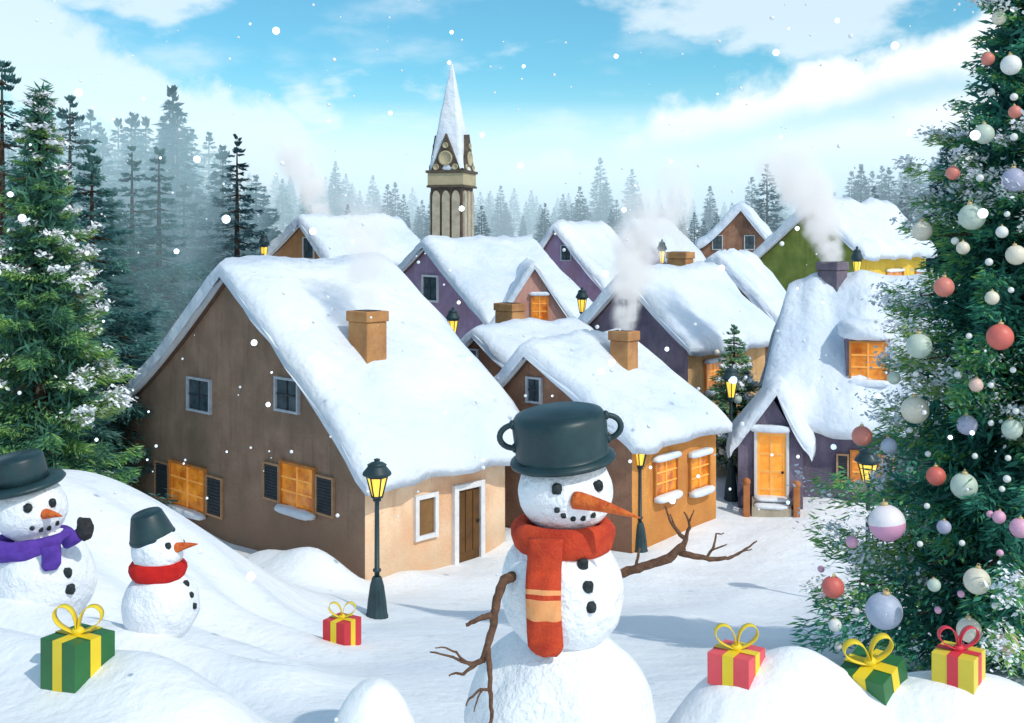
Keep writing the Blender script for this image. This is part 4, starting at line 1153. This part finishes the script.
# --- main snowman
def main_snowman():
    d = 6.3; base = Vector(((562 - PX0) * d / F, d, tz((562 - PX0) * d / F, d)))
    rt = empty("snowman", base); tag(rt, "big front snowman wearing a dark cooking pot, striped orange red scarf and twig arms", "snowman")
    c1, r1 = P(560, 723, d), (.55, .50, .57); c2, r2 = P(562, 588, d), (.352, .34, .375); c3, r3 = P(565, 490, d), (.272, .265, .245)
    body_ball(rt, "lower_ball", c1, r1, 1, .05); body_ball(rt, "middle_ball", c2, r2, 2, .045); body_ball(rt, "head", c3, r3, 3, .03)
    for px, py, s in ((557, 489, .030), (598, 486, .030)): coal(rt, "eye", ell_hit(c3, r3, px, py), s, px)
    for px, py in ((557, 510), (563.5, 515.5), (573, 518.5), (583, 518), (593, 515)): coal(rt, "mouth_coal", ell_hit(c3, r3, px, py), .016, px)
    carrot(rt, ell_hit(c3, r3, 580, 501), (.80, -.52, -.10), .40, .052)
    for px, py in ((583, 564), (588, 587), (591, 607)): coal(rt, "button", ell_hit(c2, r2, px, py), .031, py)
    # pot
    k = d / F; hat = empty("pot_hat", (0, 0, 0)); hat.parent = rt
    hc = P(563, 459, d) - rt.location
    hat.location = hc; hat.rotation_euler = (R(5), R(-6), 0); hat.scale = (1, 1, .90)
    p = MB(); p.lathe([(.275, .0), (.292, .0), (.296, .012), (.290, .024), (.268, .03), (.268, .06), (.272, .22), (.268, .27), (.25, .30), (.20, .318), (.0, .325)], 56, 0)
    p.build("pot", M['teal'], hat)
    rim = MB(); rim.lathe([(.268, .004), (.30, -.012), (.305, .002), (.30, .016), (.27, .034)], 56, 0); rim.build("rim", M['teal'], hat)
    for sg in (-1, 1):
        h = MB(); pts = [(sg * (.262 + .085 * math.sin(t)), -.02, .185 + .075 * math.cos(t)) for t in np.linspace(0, math.pi, 12)]
        h.tube(pts, .018, 10); h.ball((sg * .268, -.02, .26), (.02, .035, .03), 10, 8); h.ball((sg * .268, -.02, .11), (.02, .035, .03), 10, 8); h.build("handle", M['lamp'], hat)
    # scarf
    sc = ring_scarf(rt, P(563, 534, d), .245, .24, .22, .088, M['scarf'], .0, 1)
    path = []
    for i, py in enumerate(np.linspace(538, 655, 26)):
        px = 546 - 3 * math.sin(i / 25 * 3.1) + (i / 25) * 1
        if py < 636: q = ell_hit(c2, (r2[0] + .012, r2[1] + .012, r2[2] + .012), px, py)
        else: q = None
        if py < 556 or q is None:
            q = P(px, py, d - .30 if py < 556 else d - .31)
        else: q.y = min(q.y, d - .29)
        path.append(q)
    path2 = []
    for i, q in enumerate(path):
        t = (path[min(i + 1, 25)] - path[max(i - 1, 0)]).normalized(); sd = Vector((.93, .0 - .22 * 0, 0)) + Vector((0, -.16, 0)); sd.normalize()
        nr = sd.cross(t).normalized()
        if nr.y > 0: nr = -nr
        path2.append((q, nr, sd))
    scarf_tail(rt, path2, .096, .05, [M['scarf'], M['scarf_pale']], lambda t: 1 if .40 < t < .455 or .49 < t < .66 else 0, par=sc)
    # twig arms
    def twig(b, pts, r0, r1, dd=0.0):
        v = [P(x, y, d + z + dd) - rt.location for x, y, z in pts]
        n = len(v); sub = []
        for i in range(n - 1):
            for j in range(4):
                t = j / 4; q = v[i].lerp(v[i + 1], t); q += Vector((noise.noise(q * 19), noise.noise(q * 17 + Vector((3, 1, 2))), noise.noise(q * 23))) * .010
                sub.append(q)
        sub.append(v[-1]); N = len(sub)
        b.tube(sub, [(r0 + (r1 - r0) * i / (N - 1)) * (1 + .22 * noise.noise(Vector((i * .9, r0 * 99, 1)))) for i in range(N)], 9)
    a = MB()
    twig(a, [(513, 577, -.18), (504, 580, -.24), (497, 598, -.28), (494, 620, -.31), (490, 640, -.33), (482, 662, -.35)], .030, .018)
    twig(a, [(493, 615, -.31), (482, 617, -.33), (474, 622, -.34), (466, 625, -.35)], .017, .010)
    twig(a, [(482, 660, -.35), (470, 664, -.37), (464, 663, -.38), (452, 657, -.39), (430, 652, -.42)], .015, .004)
    twig(a, [(466, 663, -.38), (456, 652, -.40), (446, 648, -.41), (435, 648, -.42)], .008, .003)
    twig(a, [(476, 664, -.36), (464, 674, -.38), (456, 672, -.39), (449, 676, -.40)], .011, .004)
    twig(a, [(488, 648, -.33), (490, 670, -.40), (490, 690, -.47), (492, 712, -.54), (488, 730, -.56)], .016, .009)
    twig(a, [(490, 688, -.47), (480, 690, -.50), (470, 697, -.52), (466, 706, -.53)], .009, .004)
    twig(a, [(482, 690, -.50), (476, 704, -.52), (474, 712, -.53)], .006, .003)
    a.build("twig_arm", M['bark'], rt)
    a = MB()
    twig(a, [(612, 575, .0), (628, 571, -.04), (648, 565, -.08), (668, 558, -.10), (684, 546, -.12)], .028, .024)
    twig(a, [(682, 550, -.12), (686, 540, -.12), (676, 530, -.13), (670, 520, -.14), (665, 506, -.15)], .017, .004)
    twig(a, [(677, 531, -.13), (670, 514, -.14)], .007, .003)
    twig(a, [(685, 542, -.12), (690, 528, -.13), (689, 520, -.13), (684, 512, -.14)], .012, .004)
    twig(a, [(680, 553, -.11), (698, 557, -.12), (714, 559, -.13), (728, 558, -.14), (742, 552, -.15), (757, 541, -.16)], .019, .004)
    twig(a, [(706, 558, -.12), (714, 546, -.13), (716, 534, -.13), (724, 533, -.14)], .009, .003)
    twig(a, [(712, 550, -.13), (722, 546, -.13), (727, 544, -.14)], .006, .003)
    twig(a, [(636, 568, -.06), (638, 556, -.07), (640, 548, -.08)], .010, .006)
    twig(a, [(690, 520, -.13), (694, 510, -.14)], .006, .003)
    twig(a, [(740, 553, -.15), (752, 549, -.16)], .005, .003)
    a.build("twig_arm", M['bark'], rt)
main_snowman()

# --- left big snowman
def top_hat_snowman():
    b = hit(50, 606, 8.2); d = b.y + .35; k = d / F
    x = (48 - PX0) * k; base = Vector((x, d, tz(x, d)))
    rt = empty("snowman", base); tag(rt, "snowman with black top hat and purple scarf at the left edge", "snowman")
    c1, r1 = P(46, 578, d), (48 * k, 44 * k, 50 * k); c2, r2 = P(30, 508, d), (36 * k, 34 * k, 33 * k)
    body_ball(rt, "lower_ball", c1, r1, 5, .04); body_ball(rt, "head", c2, r2, 6, .03)
    for px, py in ((28, 508), (52, 503)): coal(rt, "eye", ell_hit(c2, r2, px, py), 4.2 * k, px)
    for px, py in ((32, 528), (41, 529.5), (49, 528), (57, 523)): coal(rt, "mouth_coal", ell_hit(c2, r2, px, py), 2.4 * k, px)
    carrot(rt, ell_hit(c2, r2, 46, 514), (.86, -.5, .05), 28 * k, 5.5 * k)
    for px, py, r in ((67, 573, 5), (70, 589, 5.2)): coal(rt, "button", ell_hit(c1, r1, px, py), r * k, py)
    hat = empty("top_hat", P(22, 486, d) - rt.location); hat.parent = rt; hat.rotation_euler = (R(6), R(-8), 0)
    h = MB(); h.lathe([(0, 0), (40 * k, 0), (42 * k, 2 * k), (40 * k, 5 * k), (27 * k, 6 * k)], 48, 0); h.build("brim", M['teal'], hat)
    h = MB(); h.lathe([(27 * k, 4 * k), (26 * k, 14 * k), (25 * k, 28 * k), (23 * k, 31 * k), (0, 32 * k)], 48, 0); h.build("crown", M['teal'], hat)
    sc = ring_scarf(rt, P(32, 543, d), 33 * k, 32 * k, .24, 10 * k, M['purple'], 3 * k, 2)
    pts = [(60, 541), (58, 550), (54, 560), (52, 570)]
    path = []
    for i in range(10):
        t = i / 9; px = 60 - 9 * t; py = 540 + 30 * t; q = ell_hit(c1, tuple(v * 1.02 for v in r1), px, py); q.y = min(q.y, d - 38 * k); path.append((q, Vector((.2, -1, .15)).normalized(), Vector((1, .15, .1))))
    scarf_tail(rt, path, 9 * k, 5 * k, [M['purple'], M['purple']], lambda t: 0, par=sc)
    a = MB(); o = rt.location
    a.tube([P(66, 544, d - 28 * k) - o, P(74, 539, d - 32 * k) - o, P(80, 534, d - 34 * k) - o], [5 * k, 6 * k, 6.5 * k], 12)
    arm = a.build("arm", M['purple'], rt)
    g = MB(); g.ball(P(85, 529, d - 34 * k) - o, (8 * k, 6 * k, 11 * k), 20, 14, 0, None, .10, 2, .85, 3); g.ball(P(80, 522, d - 36 * k) - o, (3 * k, 3 * k, 5 * k), 12, 8); g.build("glove", M['glove'], arm)
top_hat_snowman()

def bucket_snowman():
    b = hit(160, 634, 8.4); d = b.y + .25; k = d / F
    x = (160 - PX0) * k; base = Vector((x, d, tz(x, d)))
    rt = empty("snowman", base); tag(rt, "small snowman in profile with tilted bucket hat and red scarf", "snowman")
    c1, r1 = P(161, 605, d), (38 * k, 36 * k, 37 * k); c2, r2 = P(158, 550, d), (26 * k, 25 * k, 24 * k)
    body_ball(rt, "lower_ball", c1, r1, 8, .045); body_ball(rt, "head", c2, r2, 9, .03)
    coal(rt, "eye", ell_hit(c2, r2, 168, 546), 3.2 * k, 2)
    coal(rt, "eye", c2 + Vector((r2[0] * .78, r2[1] * .5, r2[2] * .15)), 3.2 * k, 2)
    carrot(rt, ell_hit(c2, r2, 178, 547.5), (.93, -.28, .24), 27 * k, 5.4 * k)
    for px, py, r in ((186, 584, 3.4), (191, 595, 3.0), (194, 606, 3.0)): coal(rt, "button", ell_hit(c1, r1, px, py), r * k, py)
    hat = empty("bucket_hat", P(152, 535, d) - rt.location); hat.parent = rt; hat.rotation_euler = (R(8), R(-12), 0)
    h = MB(); h.lathe([(20.5 * k, -2 * k), (22 * k, -2 * k), (21.8 * k, 1 * k), (15.5 * k, 22 * k), (14 * k, 24 * k), (0, 24.3 * k)], 40, 0); h.build("bucket", M['teal'], hat)
    q = MB(); q.lathe([(20.5 * k, -3 * k), (22.6 * k, -3.1 * k), (22.8 * k, -1 * k), (22 * k, .3 * k)], 40, 0); q.build("rim", M['teal'], hat)
    ring_scarf(rt, P(158, 569, d), 22 * k, 21 * k, .28, 9.5 * k, M['red'], 0, 4)
bucket_snowman()

# ------------------------------------------------------------------ smoke, mist, falling snow
def smoke_mat(name, dens, scale, bx, by, r0, kr, h):
    """volume whose density fades to nothing at the plume's edge and top"""
    m, nt, out = _new(name); L = nt.links.new
    m.cycles.volume_step_rate = .5
    def mt(op, a, b=None, c=None):
        n = nt.nodes.new("ShaderNodeMath"); n.operation = op
        for i, v in enumerate((a, b, c)):
            if v is None: continue
            if isinstance(v, (int, float)): n.inputs[i].default_value = v
            else: L(v, n.inputs[i])
        return n.outputs[0]
    v = _n(nt, "ShaderNodeVolumePrincipled"); v.inputs["Color"].default_value = (.96, .98, .99, 1); v.inputs["Anisotropy"].default_value = -.1
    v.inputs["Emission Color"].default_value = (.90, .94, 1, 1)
    tc = _n(nt, "ShaderNodeTexCoord"); sp = _n(nt, "ShaderNodeSeparateXYZ"); L(tc.outputs["Object"], sp.inputs[0])
    z = sp.outputs["Z"]; t = mt('DIVIDE', z, h)
    wob = _n(nt, "ShaderNodeTexNoise", Scale=scale * .6, Detail=2.0); L(tc.outputs["Object"], wob.inputs["Vector"])
    t2 = mt('POWER', mt('MAXIMUM', t, 0.0), 1.4)
    dx = mt('SUBTRACT', sp.outputs["X"], mt('MULTIPLY', t2, bx)); dy = mt('SUBTRACT', sp.outputs["Y"], mt('MULTIPLY', t2, by))
    rad = mt('MULTIPLY_ADD', z, kr, r0)
    dist = mt('DIVIDE', mt('SQRT', mt('ADD', mt('MULTIPLY', dx, dx), mt('MULTIPLY', dy, dy))), rad)
    dist = mt('ADD', dist, mt('MULTIPLY', mt('SUBTRACT', wob.outputs["Fac"], .5), 1.5))
    fall = _n(nt, "ShaderNodeMapRange", interpolation_type='SMOOTHSTEP'); L(dist, fall.inputs[0]); fall.inputs[1].default_value = 1.1; fall.inputs[2].default_value = .35; fall.inputs[3].default_value = 0; fall.inputs[4].default_value = 1
    n1 = _n(nt, "ShaderNodeTexNoise", Scale=scale, Detail=4.0, Roughness=.62); L(tc.outputs["Object"], n1.inputs["Vector"])
    mr = _n(nt, "ShaderNodeMapRange"); mr.inputs[1].default_value = .35; mr.inputs[2].default_value = .68; L(n1.outputs["Fac"], mr.inputs[0])
    top = _n(nt, "ShaderNodeMapRange", interpolation_type='SMOOTHSTEP'); L(t, top.inputs[0]); top.inputs[1].default_value = 1.0; top.inputs[2].default_value = .35; top.inputs[3].default_value = 0; top.inputs[4].default_value = 1
    de = mt('MULTIPLY', mt('MULTIPLY', fall.outputs[0], mr.outputs[0]), mt('MULTIPLY', top.outputs[0], dens))
    L(de, v.inputs["Density"]); L(mt('MULTIPLY', de, .42), v.inputs["Emission Strength"]); L(v.outputs[0], out.inputs["Volume"])  # emission added to the smoke, standing in for repeated scattering of light
    return m
def smoke(label, p, bx, by, h, r0, kr, dens, scale):
    mb = MB(); pts = []; rr = []
    for i in range(15):
        t = i / 14; pts.append((bx * t ** 1.4, by * t ** 1.4, h * t + .01)); rr.append((r0 + kr * h * t) * 1.5)
    mb.tube(pts, rr, 20)
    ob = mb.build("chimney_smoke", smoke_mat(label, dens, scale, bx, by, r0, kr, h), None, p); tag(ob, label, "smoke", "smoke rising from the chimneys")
src = {k: p for p, k in smoke_src}
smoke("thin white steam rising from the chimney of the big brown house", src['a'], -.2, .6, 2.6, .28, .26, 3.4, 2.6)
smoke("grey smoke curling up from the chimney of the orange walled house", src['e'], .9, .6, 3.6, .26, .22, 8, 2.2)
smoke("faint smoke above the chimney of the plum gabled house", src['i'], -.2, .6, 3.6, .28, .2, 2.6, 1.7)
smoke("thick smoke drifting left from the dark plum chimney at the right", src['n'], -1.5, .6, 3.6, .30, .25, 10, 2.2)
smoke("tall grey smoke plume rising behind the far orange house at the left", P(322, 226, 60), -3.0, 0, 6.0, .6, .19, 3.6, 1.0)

def mist():
    m, nt, out = _new("winter mist"); L = nt.links.new
    v = _n(nt, "ShaderNodeVolumeScatter"); v.inputs["Color"].default_value = (.88, .96, 1.0, 1); v.inputs["Density"].default_value = .034; v.inputs["Anisotropy"].default_value = -.25
    e = _n(nt, "ShaderNodeEmission"); e.inputs["Color"].default_value = (.52, .82, 1, 1); e.inputs["Strength"].default_value = .034 * .52  # added glow brightens the mist in place of multiply scattered light
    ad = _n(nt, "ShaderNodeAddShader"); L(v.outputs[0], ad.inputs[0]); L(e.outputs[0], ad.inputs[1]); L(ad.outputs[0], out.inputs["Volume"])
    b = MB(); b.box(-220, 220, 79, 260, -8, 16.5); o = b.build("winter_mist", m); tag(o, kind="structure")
    m2 = m.copy(); m2.name = "wood mist"
    for n in m2.node_tree.nodes:
        if n.type == 'VOLUME_SCATTER': n.inputs["Density"].default_value = .028; n.inputs["Color"].default_value = (.66, .90, 1, 1)
        if n.type == 'EMISSION': n.inputs["Strength"].default_value = .028 * .40; n.inputs["Color"].default_value = (.42, .80, 1, 1)  # wood mist carries the same added glow, tinted bluer
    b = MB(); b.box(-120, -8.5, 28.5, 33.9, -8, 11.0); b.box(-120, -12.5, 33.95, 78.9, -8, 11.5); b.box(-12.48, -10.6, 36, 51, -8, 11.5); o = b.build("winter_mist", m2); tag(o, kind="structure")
mist()
def snowfall():
    mb = MB(); rg = random.Random(3)
    for i in range(400):
        y = rg.uniform(5.5, 26); x = rg.uniform(-.62, .62) * y; z = rg.uniform(3.4, 6.5 + y * .24)
        if z < tz(x, y) + .3 or (y < 8 and abs(x - .3) < .9): continue
        r = rg.choice([.006, .008, .010, .013, .018]) * (.5 + y / 18)
        mb.ball((x, y, z), r, 8, 6, 0)
    for i in range(100):
        y = rg.uniform(8, 20); x = rg.uniform(-.5, .5) * y; z = rg.uniform(2.5, 6.5 + y * .2)
        if z < tz(x, y) + .3: continue
        mb.ball((x, y, z), rg.choice([.012, .016, .022, .032, .045]) * (.6 + y / 30), 12, 8, 1)
    m2, nt2, out2 = _new("soft snowflake"); tr = _n(nt2, "ShaderNodeBsdfTransparent"); d1 = _n(nt2, "ShaderNodeBsdfDiffuse"); d1.inputs[0].default_value = (.95, .95, .96, 1); t1 = _n(nt2, "ShaderNodeBsdfTranslucent"); t1.inputs[0].default_value = (.95, .95, .96, 1); df = _n(nt2, "ShaderNodeAddShader"); nt2.links.new(d1.outputs[0], df.inputs[0]); nt2.links.new(t1.outputs[0], df.inputs[1])
    mx = _n(nt2, "ShaderNodeMixShader", Fac=.68); nt2.links.new(tr.outputs[0], mx.inputs[1]); nt2.links.new(df.outputs[0], mx.inputs[2]); nt2.links.new(mx.outputs[0], out2.inputs[0])
    o = mb.build("falling_snow", [M['ball'], m2]); tag(o, "fine snowflakes drifting through the air over the village", "snowflakes", kind="stuff")
snowfall()

# ------------------------------------------------------------------ light and sky
AZ_T, ELEV = 46.0, 47.0        # sun from the right, towards the camera side
sd = Vector((math.cos(R(AZ_T)) * math.cos(R(ELEV)), -math.sin(R(AZ_T)) * math.cos(R(ELEV)), math.sin(R(ELEV))))
sun = bpy.data.lights.new("sun", 'SUN'); sun.energy = 2.35; sun.angle = R(.6); sun.color = (1, .95, .86)
so = bpy.data.objects.new("sun", sun); C.objects.link(so); so.rotation_euler = sd.to_track_quat('Z', 'Y').to_euler()
w = bpy.data.worlds.new("World"); scene.world = w; w.use_nodes = True
nt = w.node_tree; nt.nodes.clear(); L = nt.links.new
out = nt.nodes.new("ShaderNodeOutputWorld"); bg = nt.nodes.new("ShaderNodeBackground"); bg.inputs["Strength"].default_value = .13
sky = nt.nodes.new("ShaderNodeTexSky"); sky.sky_type = 'NISHITA'; sky.sun_disc = False; sky.sun_elevation = R(ELEV); sky.sun_rotation = math.atan2(sd.x, sd.y); sky.air_density = 1.0; sky.dust_density = .6; sky.ozone_density = 1.6
tc = nt.nodes.new("ShaderNodeTexCoord")
def math_n(op, a, b=None, c=None):
    n = nt.nodes.new("ShaderNodeMath"); n.operation = op
    for i, v in enumerate((a, b, c)):
        if v is None: continue
        if isinstance(v, (int, float)): n.inputs[i].default_value = v
        else: L(v, n.inputs[i])
    return n.outputs[0]
sp = nt.nodes.new("ShaderNodeSeparateXYZ"); L(tc.outputs["Generated"], sp.inputs[0])
elev = math_n('ARCSINE', sp.outputs["Z"]); azim = math_n('ARCTAN2', sp.outputs["X"], sp.outputs["Y"])
def noise_n(sx, sy, rot, scale, detail, seed, rough=.55):
    cmb = nt.nodes.new("ShaderNodeCombineXYZ"); L(azim, cmb.inputs[0]); L(elev, cmb.inputs[1]); cmb.inputs[2].default_value = seed
    mp = nt.nodes.new("ShaderNodeMapping"); L(cmb.outputs[0], mp.inputs[0]); mp.inputs["Rotation"].default_value = (0, 0, rot); mp.inputs["Scale"].default_value = (sx, sy, 1)
    nn = nt.nodes.new("ShaderNodeTexNoise"); nn.inputs["Scale"].default_value = scale; nn.inputs["Detail"].default_value = detail; nn.inputs["Roughness"].default_value = rough
    L(mp.outputs[0], nn.inputs["Vector"]); return nn.outputs["Fac"]
def ss(v, a, b):
    n = nt.nodes.new("ShaderNodeMapRange"); n.interpolation_type = 'SMOOTHSTEP'; L(v, n.inputs[0]); n.inputs[1].default_value = a; n.inputs[2].default_value = b; return n.outputs[0]
wob = math_n('MULTIPLY', math_n('SUBTRACT', noise_n(1, 1, 0, 9.0, 6, 3.0), .5), .16)
big = noise_n(1.0, 2.2, R(-18), 4.0, 8, 1.7)
thin = noise_n(1.0, 2.6, R(20), 5.5, 7, 6.2)
# low white bank that climbs to the right, a band drifting down from the upper left, wisps between
line = math_n('ADD', math_n('MULTIPLY', azim, .30), .075)
bank = math_n('SUBTRACT', 1.0, ss(math_n('SUBTRACT', math_n('ADD', elev, wob), line), -.016, .012))
gapband = math_n('MULTIPLY', ss(math_n('ABSOLUTE', math_n('SUBTRACT', math_n('SUBTRACT', elev, math_n('MULTIPLY', wob, .35)), math_n('ADD', math_n('MULTIPLY', azim, .22), .045))), .022, .0), ss(azim, .03, .16))
bank = math_n('MULTIPLY', bank, math_n('SUBTRACT', 1.0, math_n('MULTIPLY', gapband, .55)))
lband = ss(math_n('ABSOLUTE', math_n('ADD', math_n('SUBTRACT', elev, .125), math_n('ADD', math_n('MULTIPLY', math_n('ADD', azim, .33), .42), wob))), .052, .030)
lband = math_n('MULTIPLY', lband, ss(azim, -.10, -.20))
ball1 = ss(big, .535, .62); wisps = math_n('MULTIPLY', ss(thin, .50, .74), .50)
glow = math_n('MULTIPLY', ss(elev, .16, .0), .75)
cl = math_n('MAXIMUM', math_n('MAXIMUM', math_n('MAXIMUM', bank, glow), math_n('MULTIPLY', lband, .66)), math_n('MAXIMUM', math_n('MULTIPLY', ball1, .62), wisps))
tint = nt.nodes.new("ShaderNodeMix"); tint.data_type = 'RGBA'; tint.blend_type = 'MULTIPLY'; tint.inputs[0].default_value = 1.0
L(sky.outputs[0], tint.inputs[6]); tint.inputs[7].default_value = (.55, 1.10, 1.14, 1)
mix = nt.nodes.new("ShaderNodeMix"); mix.data_type = 'RGBA'; L(cl, mix.inputs[0]); L(tint.outputs[2], mix.inputs[6]); mix.inputs[7].default_value = (7.9, 8.5, 8.8, 1)
L(mix.outputs[2], bg.inputs["Color"]); L(bg.outputs[0], out.inputs["Surface"])

scene.view_settings.view_transform = 'Standard'
scene.view_settings.look = 'None'
scene.view_settings.exposure = 0
cy = scene.cycles
cy.use_denoising = True
cy.max_bounces = 8; cy.diffuse_bounces = 3; cy.glossy_bounces = 2; cy.transparent_max_bounces = 12; cy.volume_bounces = 0; cy.volume_step_rate = 1; cy.volume_max_steps = 256
cy.caustics_reflective = False; cy.caustics_refractive = False
cy.sample_clamp_indirect = 6
# names: number repeats the plain way
